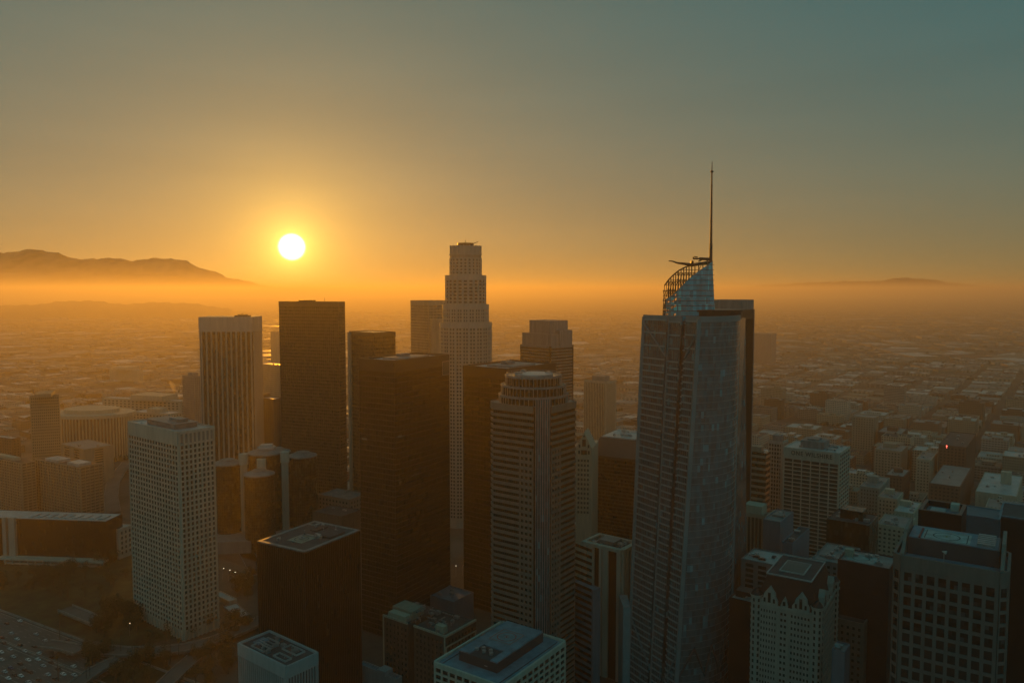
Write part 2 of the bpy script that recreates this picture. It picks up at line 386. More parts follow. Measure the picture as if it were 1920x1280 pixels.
hz = MB(); hz.box(-21000, 21000, -4000, 30000, -1.0, HAZE_TOP)
m_haze = bpy.data.materials.new('haze_air'); m_haze.use_nodes = True; nt = m_haze.node_tree; nt.nodes.clear()
pv = nt.nodes.new('ShaderNodeVolumePrincipled'); ho = nt.nodes.new('ShaderNodeOutputMaterial'); nt.links.new(pv.outputs[0], ho.inputs['Volume'])
pv.inputs['Color'].default_value = HAZE_C + (1,); pv.inputs['Density'].default_value = HAZE_D; pv.inputs['Anisotropy'].default_value = HAZE_G
haze = hz.build('haze', m_haze); haze['kind'] = 'stuff'; haze['label'] = 'golden morning haze filling the air over the whole city'
haze.display_type = 'WIRE'
# ------------------------------------------------------------------ shared materials
m_white = mat('white_concrete', (0.56, 0.47, 0.385), 0.8, var=0.14, scale=0.05, streak=1)
m_granite = mat('pale_granite', (0.42, 0.37, 0.32), 0.65, var=0.14, scale=0.05, streak=1)
m_tan = mat('tan_stone', (0.36, 0.28, 0.21), 0.75, var=0.16, scale=0.05, streak=1)
m_pink = mat('rose_granite', (0.235, 0.18, 0.15), 0.6, var=0.15, scale=0.05, streak=1)
m_grey = mat('grey_concrete', (0.24, 0.235, 0.23), 0.85, var=0.2, scale=0.05, streak=1)
m_dark = mat('dark_bronze_metal', (0.022, 0.020, 0.018), 0.45, var=0.2, scale=0.2, spec=0.5)
m_black = mat('black_stone', (0.018, 0.018, 0.019), 0.4, var=0.25, scale=0.1)
m_roof = mat('roof_membrane', (0.22, 0.215, 0.21), 0.5, var=0.35, scale=0.12, spec=0.5, rvar=0.25)
m_roofd = mat('dark_roof_membrane', (0.07, 0.07, 0.075), 0.75, var=0.4, scale=0.15, rvar=0.25)
m_roofl = mat('pale_roof_membrane', (0.45, 0.45, 0.44), 0.42, var=0.25, scale=0.12, spec=.6, rvar=0.25)
m_roofb = mat('blue_grey_roof_membrane', (0.16, 0.24, 0.29), 0.6, var=0.3, scale=0.15, rvar=0.2)
m_metal = mat('galvanised_metal', (0.38, 0.38, 0.38), 0.4, metal=0.6, var=0.2, scale=0.4)
m_red = mat('red_marking_paint', (0.35, 0.05, 0.04), 0.7, var=0.2, scale=0.5)
m_padwhite = mat('pad_pale_paint', (0.45, 0.43, 0.40), 0.8, var=0.25, scale=0.25)
m_blackline = mat('black_marking_paint', (0.03, 0.03, 0.03), 0.7)
m_brick = mat('brown_brick', (0.13, 0.085, 0.07), 0.9, var=0.25, scale=0.12, streak=1)
g_dark = glass('dark_glass', (0.007, 0.008, 0.007), 0.16, (1.6, 4.0), spec=0.35)
g_bronze = glass('bronze_glass', (0.020, 0.013, 0.007), 0.2, (1.6, 4.0), spec=0.35)
g_blue = glass('blue_green_glass', (0.024, 0.105, 0.12), 0.12, (1.5, 4.0), var=0.45, spec=0.6)
g_win = glass('window_glass', (0.022, 0.024, 0.024), 0.15, (50, 50), var=0.6, spec=0.3, tilt=0)

def core(b, m, z1=None, name='wall', inset=0.0, z0=0.0, top=None):
    q = MB(); q.box(-b.a + inset, b.a - inset, -b.b + inset, b.b - inset, z0, b.h if z1 is None else z1, 0, 1 if top else None)
    return b.part(name, q, [m, top] if top else m)

# ---- white grid tower, front left
b = Bld('office_tower', 'white concrete grid tower with small square windows rising from the trees at left', 'tower', 241, 334, 401, 809, 560, 38)
w = core(b, m_white, b.h - 1.2)
q = MB(); b.grid(q, b.L, 6.5, b.h - 9.5, 18, 36, 0.85, 1.25, 0.9); b.grid(q, b.R, 6.5, b.h - 9.5, 8, 36, 1.3, 1.25, 0.9)
for e, n in ((b.L, 18), (b.R, 8)):
    Ln = elen(e)
    for i in range(n + 1): q.ebox(e, max(0, i * (Ln - 1.1) / n), i * (Ln - 1.1) / n + 1.1, 0, 1.0, 0, 6.4)
q.ebox(b.L, 0, elen(b.L), 0, 0.95, b.h - 9.4, b.h); q.ebox(b.R, 0, elen(b.R), 0, 0.95, b.h - 2.2, b.h)
Ln = elen(b.R)
for i in range(9): q.ebox(b.R, i * (Ln - 1.3) / 8, i * (Ln - 1.3) / 8 + 1.3, 0, 0.9, b.h - 9.4, b.h - 2.3)
for e in (b.all[1], b.all[2]): q.ebox(e, 0, elen(e), 0, 0.9, b.h - 2.2, b.h)
b.part('facade_grid', q, m_white)
q = MB(); n = 8
for i in range(n): q.ebox(b.R, 1.3 + i * (Ln - 1.3) / 8, (i + 1) * (Ln - 1.3) / 8, 0.02, 0.1, b.h - 9.3, b.h - 2.4)
b.part('louvre', q, m_grey)
b.windows(g_win)
q = MB(); q.box(-b.a + .3, b.a - .3, -b.b + .3, b.b - .3, b.h - 1.19, b.h - 1.0); rf = b.part('roof', q, m_roofl)
q = MB(); q.box(-b.a * .62, b.a * .62, -b.b * .62, b.b * .5, b.h - 1, b.h + 2.6); q.box(-b.a * .66, b.a * .66, -b.b * .66, b.b * .54, b.h + 2.6, b.h + 3.1)
q.box(-b.a * .2, b.a * .3, -b.b * .5, -b.b * .1, b.h + 3.1, b.h + 5.5); b.part('penthouse', q, m_roof)
roof_units(b.root, b.a, b.b, b.h - 1, 5, m_metal, 3)

# ---- tall dark tower with pale vertical fins
b = Bld('office_tower', 'dark square tower with pale vertical fins and blank stone crown, left of the sun', 'tower', 371, 374, 470, 594, 980, 87, w=40, l=66)
core(b, g_bronze)
q = MB()
for e in b.all:
    Ln = elen(e)
    for i in range(11): q.ebox(e, 1.2 + i * (Ln - 4.2) / 10, 1.2 + i * (Ln - 4.2) / 10 + 1.8, 0, 1.4, 0, b.h - 19)
    q.ebox(e, 0, Ln, 0, 1.5, b.h - 18.99, b.h)
b.part('fin_wall', q, m_granite)
q = MB(); q.box(b.a * .25, b.a * .75, -b.b * .6, b.b * .2, b.h, b.h + 1.6); q.tube((b.a * .3, -4, b.h + 2.3), (b.a * .7, -4, b.h + 2.3), .5); q.tube((b.a * .35, -2, b.h + 1.6), (b.a * .5, -2, b.h + 4), .3); b.part('roof_crane', q, m_dark)

# ---- broad dark slab right below the sun
b = Bld('office_tower', 'broad flat topped brown slab tower directly below the sun', 'tower', 523, 634, 646, 565.5, 920, 22)
core(b, g_bronze, b.h - .5)
q = MB()
for e in (b.L, b.R): mullions(q, e, 0, b.h - 6, 3.0, 4.0, 0.5, 0.5, 1.6)
for e in b.all: q.ebox(e, 0, elen(e), 0, 0.6, b.h - 6, b.h)
b.part('facade_grid', q, mat('brown_granite', (0.07, 0.045, 0.03), 0.55, var=0.12, streak=1))
q = MB(); q.box(-b.a * .3, b.a * .4, -b.b * .1, b.b * .4, b.h, b.h + 1.7); q.tube((0, -b.b * .45, b.h), (0, -b.b * .45, b.h + 5), .25, .1); b.part('penthouse', q, m_dark)

# ---- square tower behind it
b = Bld('office_tower', 'brown square tower with a diagonal roof corner between the slab and the dark twin', 'tower', 655, 700, 741, 623.5, 830, 45)
core(b, g_bronze, b.h - .5)
q = MB()
for e in (b.L, b.R): mullions(q, e, 0, b.h - 5, 2.8, 4.0, 0.4, 0.4, 1.7)
for e in b.all: q.ebox(e, 0, elen(e), 0, 0.5, b.h - 5, b.h)
b.part('facade_grid', q, mat('bronze_panel', (0.075, 0.045, 0.028), 0.5, var=0.12))
q = MB(); q.box(-b.a - 3.0, -b.a - .6, b.b - 5, b.b - .5, 0, b.h - 1); b.part('corner_shaft', q, m_tan)

# ---- pale tower left of the crown tower
b = Bld('office_tower', 'hazy brown tower standing half hidden behind the round crowned tower', 'tower', 770, 804, 846, 563.5, 1080, 50)
core(b, g_bronze, b.h - .5)
q = MB()
for e in (b.L, b.R): mullions(q, e, 0, b.h - 7, 2.4, 4.0, 0.9, 0.4, 1.7)
for e in b.all: q.ebox(e, 0, elen(e), 0, 0.5, b.h - 7, b.h)
b.part('facade_grid', q, m_tan)
b2 = MB(); b2.prism(ring(14, 20, cx=-b.a * .2, cy=-b.b - 3), 0, b.h - 26); b.part('bowed_bay', b2, m_tan)

# ---- round crowned tower, tallest in the middle
t = at(873, 459, 860)
rt = thing('skyscraper', 'tallest pale stone tower in the middle, stepping up to a round crown', 'tower', (t.x, t.y, 0), R(40))
FOOT.append((t.x, t.y, 32)); top = t.z
class _B(Bld):
    def __init__(s, root): s.root = root; s.panes = []
b = _B(rt)
tiers = [(28.5, 0, 225), (25.2, 225, 245), (22.3, 245, 277), (17.4, 277, 300)]
def lobed(r, k=24, sq=0.10):
    return [(r * (1 + sq * (abs(math.cos(2 * a)) - .5)) * math.cos(a), r * (1 + sq * (abs(math.cos(2 * a)) - .5)) * math.sin(a)) for a in [2 * math.pi * i / k for i in range(k)]]
qs, qw, qr = MB(), MB(), MB()
for i, (r, z0, z1) in enumerate(tiers):
    poly = lobed(r, 24, .10 if i < 2 else .03)
    qs.prism(poly, z0, z1 - .4)
    for e in edges(poly):
        mx, my = (e[0][0] + e[1][0]) / 2, (e[0][1] + e[1][1]) / 2
        wv = Vector((mx * math.cos(R(40)) - my * math.sin(R(40)), mx * math.sin(R(40)) + my * math.cos(R(40)), 0))
        qw.ebox(e, -0.05, elen(e) + .05, 0, .75, z1 - (4 if i < 3 else 1), z1)
        if wv.y < r * .35:
            nr = max(1, round((min(z1, 300) - max(z0, 10) - 4) / 4.0)); b.grid(qw, e, max(z0, 10), z1 - 4.02, 2 if i < 2 else 1, nr, 1.1, 1.5, 0.7)
            if z0 == 0: qw.ebox(e, -.05, elen(e) + .05, 0, .72, 0, 9.9)
rt_core = qs.build('wall', m_tan, rt); qw.build('facade_grid', m_granite, rt); b.windows(g_win)
q = MB(); poly = ring(17.9, 16)
q.prism(ring(17.2, 16), 299.7, 309)
for e in edges(poly):
    q.ebox(e, 0, 1.2, -1.0, -.1, 300.1, 309.6); q.ebox(e, 3.2, 4.0, -1.0, -.3, 300.1, 309.3)
    q.ebox(e, 1.2, 3.2, -1.0, -.2, 300.1, 301.2)
q.build('crown', m_granite, rt)
q = MB(); q.prism(ring(9, 20), 309, 312.5); q.tube((7, -3, 312), (13, -6, 314), .4); q.tube((2, 3, 312), (2, 3, 316), .3); q.build('roof_deck', m_dark, rt)

# ---- stepped tower right of it
b = Bld('skyscraper', 'grey stepped tower with tall middle and lower shoulders, right of the round crowned tower', 'tower', 976, 1032, 1075, 628, 950, 47)
q = MB()
a_, b_ = b.a, b.b
q.box(-a_, a_, -b_, b_, 0, b.h - 14)
q.box(-a_ * .9, a_ * .9, -b_ * .95, b_ * .97, b.h - 14, b.h + 1)
q.box(-a_ * .72, a_ * .86, -b_ * .74, b_ * .62, b.h + 1, b.h + 17); q.box(-a_ * .2, a_ * .9, -b_ * 1.0, -b_ * .74, b.h - 14, b.h + 5)
b.part('wall', q, m_grey)
q = MB()
for e in (b.L, b.R): bands(q, e, 8, b.h - 15, 48, 1.9, .35, 1.5, elen(e) - 1.5); q.ebox(e, 0, 1.4, 0, .5, 0, b.h - 14); q.ebox(e, elen(e) - 1.4, elen(e) - .02, 0, .5, 0, b.h - 14)
b.part('band_window', q, g_dark)

# ---- twin dark towers
def twin(label, xL, xC, xR, yC, d, phi, lit):
    b = Bld('office_tower', label, 'tower', xL, xC, xR, yC, d, phi, 'pair of matching dark towers')
    core(b, g_dark, b.h - 2.2, 'glass_wall')
    q = MB()
    for e in b.all[:1] + b.all[3:]: mullions(q, e, 0, b.h - 9, 1.55, 4.0, 0.14, 0.12, 0.8)
    for e in b.all: q.ebox(e, 0, elen(e), 0, 0.35, b.h - 8.99, b.h - 5)
    for e in b.all: q.ebox(e, 0, elen(e) - .6, -.6, 0.4, b.h - 4.99, b.h)
    b.part('facade_grid', q, m_dark)
    q = MB(); q.box(-b.a + .7, b.a - .7, -b.b + .7, b.b - .7, b.h - 2.19, b.h - 1.6); b.part('roof', q, m_roofl)
    q = MB(); q.box(-b.a * .5, b.a * .5, -b.b * .6, b.b * .5, b.h - 1.6, b.h - .1); q.box(-b.a * .2, b.a * .1, -b.b * .1, b.b * .2, b.h - .1, b.h + 2.2); b.part('penthouse', q, m_roof)
    if lit:
        q = MB(); Ln = elen(b.R); q.ebox(b.R, Ln - 9.5, Ln - .5, .41, .55, b.h - 16, b.h - 5.5); sg = b.part('sign_panel', q, mat('sign_grey', (0.075, 0.07, 0.06), .5))
        q = MB()
        for s0, s1, z0, z1 in ((-9.7, -9.4, -16.2, -5.3), (-.6, -.3, -16.2, -5.3), (-9.4, -.6, -16.2, -15.9), (-9.4, -.6, -5.6, -5.3)): q.ebox(b.R, Ln + s0, Ln + s1, .42, .62, b.h + z0, b.h + z1)
        q.build('frame', m_granite, sg)
    return b
tw1 = twin('left of two matching dark glass towers, with a framed panel at its top right corner', 673, 739, 842, 675.5, 560, 32, True)
tw2 = twin('right of two matching dark glass towers, behind the round banded tower', 868, 952, 1042, 691, 600, 38, False)
# a few floors left lit in the left twin
q = MB()
for (s, z, wd) in ((3, 152, 1.3), (5, 152, 1.3), (6.6, 152, 1.3), (21, 120, 1.3), (23, 120, 1.3), (27, 120, 1.3), (4, 118, 1.2)): q.ebox(tw1.R, s, s + wd, .05, .12, z + .2, z + 1.6)
for s in (2.2, 4.0, 5.6): q.ebox(tw1.L, s, s + 1.2, .05, .12, 148.2, 149.7)
q.build('lit_window', emit('office_light', (1, .82, .5), 0.05), tw1.root)

# ---- banded octagonal tower, middle front
b = Bld('skyscraper', 'banded rose stone tower with stepped round glass crown and glass corner bay, front middle', 'tower', 913, 1020, 1086, 764, 445, 36)
hb = b.h; a_, b_ = b.a, b.b; ch = 7.0
poly = [(-a_ + ch, -b_), (a_ - 5, -b_), (a_, -b_ + 5), (a_, b_ - 5), (a_ - 5, b_), (-a_ + 5, b_), (-a_, b_ - 5), (-a_, -b_ + ch)]
E = edges(poly)
q = MB(); q.prism(poly, 0, hb - .6); b.part('wall', q, g_dark)
q = MB(); nfl = 50; dz = (hb - 4.2) / nfl
for k in (0, 1, 6, 5, 7):
    e = E[k]; Ln = elen(e)
    if k == 7: continue
    for j in range(nfl): q.ebox(e, 0, Ln, 0, 0.9, j * dz, j * dz + 1.75)
    q.ebox(e, 0, Ln, 0, 1.0, hb - 4.2, hb)
for k in (0, 6):                                        # pier-framed windows beside the glass bay
    e = E[k]; Ln = elen(e)
    for i in range(4):
        s0 = (i * 3.1) if k == 0 else Ln - 1.0 - i * 3.1
        q.ebox(e, s0, s0 + 1.0, 0, 0.82, 0, hb - 26)
for k in (2, 3, 4): q.ebox(E[k], 0, elen(E[k]), 0, 1.0, hb - 4.2, hb)
b.part('stone_band', q, m_pink)
q = MB()
for k in (0, 1, 6): mullions(q, E[k], 0, hb - 4.3, 1.7, 0, 0.12, 0.2)
b.part('mullion', q, m_dark)
e = E[7]; Ln = elen(e); q = MB(); q.ebox(e, .6, Ln - .6, .02, 1.2, 0, hb + 4); bay = b.part('glass_bay', q, g_blue)
q = MB()
for i in range(7): q.ebox(e, .6 + i * (Ln - 1.45) / 6, .6 + i * (Ln - 1.45) / 6 + .25, 1.2, 1.6, 0, hb + 4)
q.build('bay_fin', m_metal, bay)
q = MB(); q.prism(scalep(poly, .97), hb - .59, hb - .3); b.part('terrace', q, m_roof)
crowns = [(21.0 / 1.06, hb - .3, hb + 4.8), (19.6 / 1.06, hb + 4.8, hb + 10.6), (17.0 / 1.06, hb + 10.6, hb + 16.4)]
r0 = 1.0
qg, qm = MB(), MB()
for k, z0, z1 in crowns:
    qf = MB()
    pl = ring(r0 * k * 1.06, 16, math.pi / 16)
    qg.prism(pl, z0, z1 - .3); 
    for e in edges(pl):
        qf.ebox(e, -.06, elen(e) + .06, -.8, .7, z1 - 1.3, z1)
        for i in range(3): qm.ebox(e, i * elen(e) / 3, i * elen(e) / 3 + .28, 0, .5, z0, z1 - 1.3)
    b.part('crown_ring', qf, m_grey)
b.part('crown_glass', qg, g_dark); b.part('crown_mullion', qm, m_metal)
z = hb + 16.1; r0 = 24.0
q = MB(); q.prism(ring(r0 * .5, 28), z, z + 1.0); b.part('helipad', q, m_roofl)
q = MB(); pl = ring(r0 * .69, 28)
for i, p in enumerate(pl):
    if i % 2: q.tube((p[0], p[1], z), (p[0], p[1], z + 1.5), .12, k=5)
for i in range(28): q.tube((*pl[i], z + 1.4), (*pl[(i + 1) % 28], z + 1.4), .1, k=4)
q.box(-9, -6, 4, 8, z, z + 2); q.box(5, 9, -8, -5, z, z + 1.8); q.box(2, 4, 8, 11, z, z + 2.4); b.part('roof_railing', q, m_metal)
q = MB(); q.ebox(edges(ring(21.0, 16, math.pi / 16))[13], .3, 4.2, .6, .8, hb - .2, hb + 4.4); b.part('orange_sign', q, mat('orange_sign_paint', (.5, .13, .02), .6))

# ---- dark box with helipad, front left of the twins
b = Bld('office_block', 'black glass box building with a square helipad on its grey roof, front left', 'building', 482, 571, 675, 1034, 440, 30)
core(b, g_dark, b.h - .6, 'glass_wall')
q = MB()
for e in (b.L, b.R): mullions(q, e, 0, b.h - 1.2, 1.6, 0, 0.25, 0.35)
b.part('mullion', q, m_black)
q = MB(); b.parapet(q, 1.2, 2.2); b.part('parapet', q, m_roof)
q = MB(); q.box(-b.a + 2.3, b.a - 2.3, -b.b + 2.3, b.b - 2.3, b.h - .59, b.h - .3); b.part('roof', q, m_roofd)
helipad(b.root, -b.a * .30, -b.b * .02, b.h - .3, 6.2, 6.2, mat('pad_tan_paint', (.35, .29, .22), .8, scale=.3), m_blackline, frame=False)
q = MB(); q.box(b.a * .05, b.a * .6, -b.b * .8, -b.b * .35, b.h - .3, b.h + .8); q.box(b.a * .3, b.a * .75, b.b * .1, b.b * .35, b.h - .3, b.h + .6); b.part('penthouse', q, m_roofd)
roof_units(b.root, b.a, b.b, b.h - .3, 7, m_metal, 21)

# ---- five-drum hotel of dark glass cylinders
c0 = at(500, 843, 800)
ht = thing('hotel', 'cluster of dark glass cylinders with pale round roofs and lift shafts, behind the black box', 'hotel', (c0.x, c0.y, 0), R(8)); FOOT.append((c0.x, c0.y, 50))
m_hot = glass('mirror_bronze_glass', (0.016, 0.014, 0.009), 0.2, (2.0, 3.2), var=0.4, spec=0.5)
def drum(x, y, r, h, name='round_tower'):
    q = MB(); q.prism(ring(r, 40, cx=x, cy=y), 0, h); d = q.build(name, m_hot, ht)
    q = MB(); pl = ring(r, 40, cx=x, cy=y)
    for e in edges(pl):
        q.ebox(e, 0, .12, 0, .15, 0, h)
        for j in range(1, int(h / 3.3)): q.ebox(e, .12, elen(e), 0, .08, j * 3.3, j * 3.3 + .25)
    q.build('mullion', m_dark, d)
    q = MB(); q.prism(ring(r + .7, 40, cx=x, cy=y), h, h + 1.2); q.prism(ring(r + .2, 40, cx=x, cy=y), h + 1.2, h + 3.8, poly2=ring(r * .55, 40, cx=x, cy=y)); q.prism(ring(r * .5, 24, cx=x, cy=y), h + 3.8, h + 4.6)
    q.build('roof', m_roof, d); return d
hc = c0.z - 3
dc = drum(0, 0, 18.5, hc)
q = MB(); q.prism(ring(9, 24), hc + 4.6, hc + 6.5); q.box(-6, 6, -4, 4, hc + 6.5, hc + 9); q.build('rooftop_lounge', m_roofl, dc)
for x, y, h in ((-38, -6, 82), (-2, -33, 76), (36, 2, 86), (4, 36, 84)): drum(x, y, 14.5, h)
for x, y, h in ((-21, -12, hc + 2), (20, -12, hc + 3), (-2, -20.5, hc - 2)):
    q = MB()
    for i in (-2.2, 2.2): q.box(x + i - 1.1, x + i + 1.1, y - 1.6, y + 1.6, 0, h - 11)
    q.box(x - .9, x + .9, y - .8, y + .8, 0, h - 11); lf = q.build('lift_shaft', m_white, ht)
    q = MB(); q.prism(ring(4.6, 14, cx=x, cy=y), h - 11, h); q.build('shaft_head', m_white, lf)
q = MB(); q.prism([(-62, -44), (58, -48), (60, 40), (-60, 44)], 0, 12); q.build('podium', m_grey, ht)

# ---- curtain-walled landmark with sail crown and spire
wg = thing('skyscraper', 'blue green glass skyscraper with a curved sail crown and a thin spire, front right', 'tower', tuple(at(1310, 1280, 455).xy) + (0,)); FOOT.append((at(1290, 1200, 455).x, 455, 42))
O = wg.location.copy()
ZT = at(1312, 601, 440).z
def lin(pxT, pyT, pxB, pyB, d):             # plan point as a function of height: straight edge seen through two image points
    P, Q = at(pxT, pyT, d), at(pxB, pyB, d)
    return lambda z: (P.x + (Q.x - P.x) * (z - P.z) / (Q.z - P.z) - O.x, d - O.y)
cC = lin(1312, 601, 1274, 1200, 438)        # near corner column
cA = lin(1207, 600, 1179, 1250, 478)        # far left corner
cD = lin(1385, 600, 1371, 1160, 474)        # far right corner
cB = lin(1398, 600, 1400, 1160, 512)        # back right
cBb = lin(1290, 600, 1290, 1160, 530)
NF = 62; m_wgband = mat('pale_blue_spandrel', (0.17, 0.36, 0.39), 0.4, var=0.15, scale=0.2, spec=0.5)
m_wgcol = mat('painted_column', (0.13, 0.26, 0.28), 0.5, var=0.12)
g_sail = glass('sky_teal_curtain_glass', (0.042, 0.155, 0.18), 0.06, (1.7, 3.9), var=0.34, spec=0.9, tilt=0.012)  # teal base colour stands in for the reflected western sky
def lerp2(p, q, t): return (p[0] + (q[0] - p[0]) * t, p[1] + (q[1] - p[1]) * t)
def curve(z, n=14):                          # bowed right facade from C to D
    c, d = cC(z), cD(z); L = math.hypot(d[0] - c[0], d[1] - c[1]); nx, ny = (d[1] - c[1]) / L, -(d[0] - c[0]) / L
    return [(c[0] + (d[0] - c[0]) * t + nx * L * .34 * 4 * t * (1 - t) * .5, c[1] + (d[1] - c[1]) * t + ny * L * .34 * 4 * t * (1 - t) * .5) for t in [i / n for i in range(n + 1)]]
bays = [(0.0, 0.44, 0.0), (0.44, 0.66, 1.6), (0.66, 0.76, 4.0), (0.76, 1.0, 0.8)]        # left facade: bays stepping in
def leftpts(z):
    a, c = cA(z), cC(z); L = math.hypot(c[0] - a[0], c[1] - a[1]); nx, ny = -(c[1] - a[1]) / L, (c[0] - a[0]) / L
    out = []
    for t0, t1, dp in bays:
        for t in (t0, t1): p = lerp2(a, c, t); out.append((p[0] + nx * dp, p[1] + ny * dp))
    return out
q = MB()
zs = [0, ZT]
rings_ = [leftpts(z) + curve(z)[1:] + [cB(z), cBb(z)] for z in zs]
q.prism(rings_[0], 0, ZT - 1, 0, 1, rings_[1])
core_o = q.build('curtain_wall', [g_blue, m_roofd], wg)
for p in core_o.data.polygons: pass
# bowed glass skin
q = MB()
for j in range(NF):
    z0, z1 = j * ZT / NF, (j + 1) * ZT / NF
    c0_, c1_ = curve(z0 + .25), curve(z1)
    for i in range(14):
        def off(p, i_, cv): return p
        q.quadface([(c0_[i][0], c0_[i][1] - .25, z0 + .25), (c0_[i + 1][0], c0_[i + 1][1] - .25, z0 + .25), (c1_[i + 1][0], c1_[i + 1][1] - .25, z1), (c1_[i][0], c1_[i][1] - .25, z1)])
q.build('bowed_glass', g_sail, wg)
q = MB(); qv = MB()
for j in range(NF + 1):
    z = j * ZT / NF; cv = curve(z)
    for i in range(14):
        e = (cv[i], cv[i + 1]); q.ebox(e, 0, elen(e), -.1, .16, z, z + .24)
for i in range(15):
    qv.tube((*curve(0)[i], 0), (*curve(ZT)[i], ZT), .09, k=4)
q.build('floor_line', m_wgband, wg); qv.build('mullion', m_wgcol, wg)
q = MB(); qm = MB()
for j in range(NF):
    z = j * ZT / NF; lp = leftpts(z)
    for k in range(4):
        e = (lp[2 * k], lp[2 * k + 1]); Ln = elen(e); dzz = (0, -.9, -1.6, 0)[k]
        if j < NF - 6 or j % 2: q.ebox(e, .2, Ln - .2, 0, .5, z + 2.9 + dzz, z + 3.8 + dzz)
        if k != 2:
            for i in range(1, int(Ln / 1.6)): qm.ebox(e, i * 1.6, i * 1.6 + .1, 0, .15, z + .0 + dzz, z + 2.6 + dzz)
q.build('spandrel', m_wgband, wg); qm.build('thin_mullion', m_wgcol, wg)
q = MB()
for f, w_ in ((cC, 1.6), (cA, 1.3)):
    p0, p1 = f(0), f(ZT)
    q.hexa([(p0[0] - w_, p0[1] - w_, 0), (p0[0] + w_ * .4, p0[1] - w_, 0), (p0[0] + w_ * .4, p0[1] + .5, 0), (p0[0] - w_, p0[1] + .5, 0)] + [(p1[0] - w_, p1[1] - w_, ZT + 1), (p1[0] + w_ * .4, p1[1] - w_, ZT + 1), (p1[0] + w_ * .4, p1[1] + .5, ZT + 1), (p1[0] - w_, p1[1] + .5, ZT + 1)])
mid0, mid1 = leftpts(0)[2], leftpts(ZT)[2]
q.tube((mid0[0], mid0[1] - .4, 0), (mid1[0], mid1[1] - .4, ZT), .7, k=4)
q.tube((cD(0)[0], cD(0)[1] - .6, 0), (cD(ZT)[0], cD(ZT)[1] - .6, ZT), .8, k=4)
q.build('corner_column', m_wgcol, wg)
def brace(z0, z1, n):
    mbx = MB()
    for i in range(n):
        t0, t1 = i / n, (i + .5) / n; c0_, c1_ = curve(z0), curve(z1)
        P = lambda cv, t: cv[min(14, max(0, round(t * 14)))]
        a0, a1, a2 = P(c0_, t0), P(c1_, t1), P(c0_, (i + 1) / n)
        for u, v in ((a0, a1), (a2, a1)): mbx.tube((u[0] + .4, u[1] - .9, z0), (v[0] + .4, v[1] - .9, z1), .55, k=5)
    return mbx
brace(34, 52, 4).build('diagonal_brace', mat('dim_teal_steel', (.07, .10, .11), .5), wg)
q = MB()
for z0, z1, k in ((30, 54, 0), (30, 54, 3), (ZT - 22, ZT - 3, 0), (ZT - 22, ZT - 3, 3)):
    l0, l1 = leftpts(z0), leftpts(z1); s_ = (2 * k, 2 * k + 1) if k == 3 else (2 * k + 1, 2 * k)
    q = MB(); u, v = l0[s_[0]], l1[s_[1]]; q.tube((u[0], u[1] - 1.0, z0), (v[0], v[1] - 1.0, z1), .55, k=5); q.build('facade_brace', m_wgcol, wg)
# podium shoulder at the lower left
q = MB(); p0, p1 = cA(0), cA(60); q.prism([(p0[0] - 3.5, p0[1] - 2), (p0[0] + 1, p0[1] - 2), (p0[0] + 2, p0[1] + 18), (p0[0] - 3.5, p0[1] + 18)], 0, 61); q.build('side_fin', m_wgband, wg)
# roof rim and tub
q = MB(); cv = curve(ZT)
for i in range(14):
    e = (cv[i], cv[i + 1]); q.ebox(e, -.1, elen(e) + .1, -1.2, .6, ZT - .8, ZT + 2.4)
for k in range(4):
    e = (leftpts(ZT)[2 * k], leftpts(ZT)[2 * k + 1]); q.ebox(e, 0, elen(e), -.8, .6, ZT - 1.0, ZT + (2.2 if k != 2 else .6))
q.build('roof_rim', m_wgcol, wg)
pc = at(1338, 597, 465); q = MB(); q.prism(ring(18.5, 36, cx=pc.x - O.x, cy=pc.y - O.y + 6, ry=13), ZT + .5, ZT + 4.4); q.prism(ring(19.6, 36, cx=pc.x - O.x, cy=pc.y - O.y + 6, ry=14), ZT + 4.4, ZT + 5.6)
q.build('roof_drum', m_black, wg)
# sail crown: bowed shell; left third open lattice, rest glass, both rising to the right
DS = 462
def sail(px_, py_, bow=1.0):                  # a point on the shell, bowed towards the camera in the middle
    t = (px_ - 1243) / (1340 - 1243); t = max(0, min(1, t)); dd = DS - bow * 13 * (1 - (2 * t - 1.1) ** 2) + 10
    p = at(px_, py_, dd); return (p.x - O.x, p.y - O.y, p.z)
def topg(px_):                                # glass edge
    pts = [(1247, 562), (1262, 552), (1276, 539), (1288, 526), (1300, 516), (1313, 506), (1325, 498), (1336, 490)]
    for (x0, y0), (x1, y1) in zip(pts, pts[1:]):
        if px_ <= x1: return y0 + (y1 - y0) * (px_ - x0) / (x1 - x0)
    return 490
def topl(px_):                                # lattice edge
    pts = [(1246, 535), (1254, 524), (1263, 515), (1273, 507), (1284, 501), (1296, 497), (1310, 494), (1336, 490)]
    for (x0, y0), (x1, y1) in zip(pts, pts[1:]):
        if px_ <= x1: return y0 + (y1 - y0) * (px_ - x0) / (x1 - x0)
    return 490
g_crown = glass('crown_glass_teal', (0.05, 0.42, 0.52), 0.12, (2.0, 4.0), var=0.3, spec=0.8)
q = MB(); ql = MB(); n = 20; gapr = random.Random(5)
def edge_r(v): return 1336 + 5 * v            # right edge leans out downwards
def edge_l(v): return 1246 - 5 * v
vs = [i / 14 for i in range(15)]
def xcol(i, v): x0, x1 = 1247 - 5 * v, edge_r(v); return x0 + (x1 - x0) * i / n
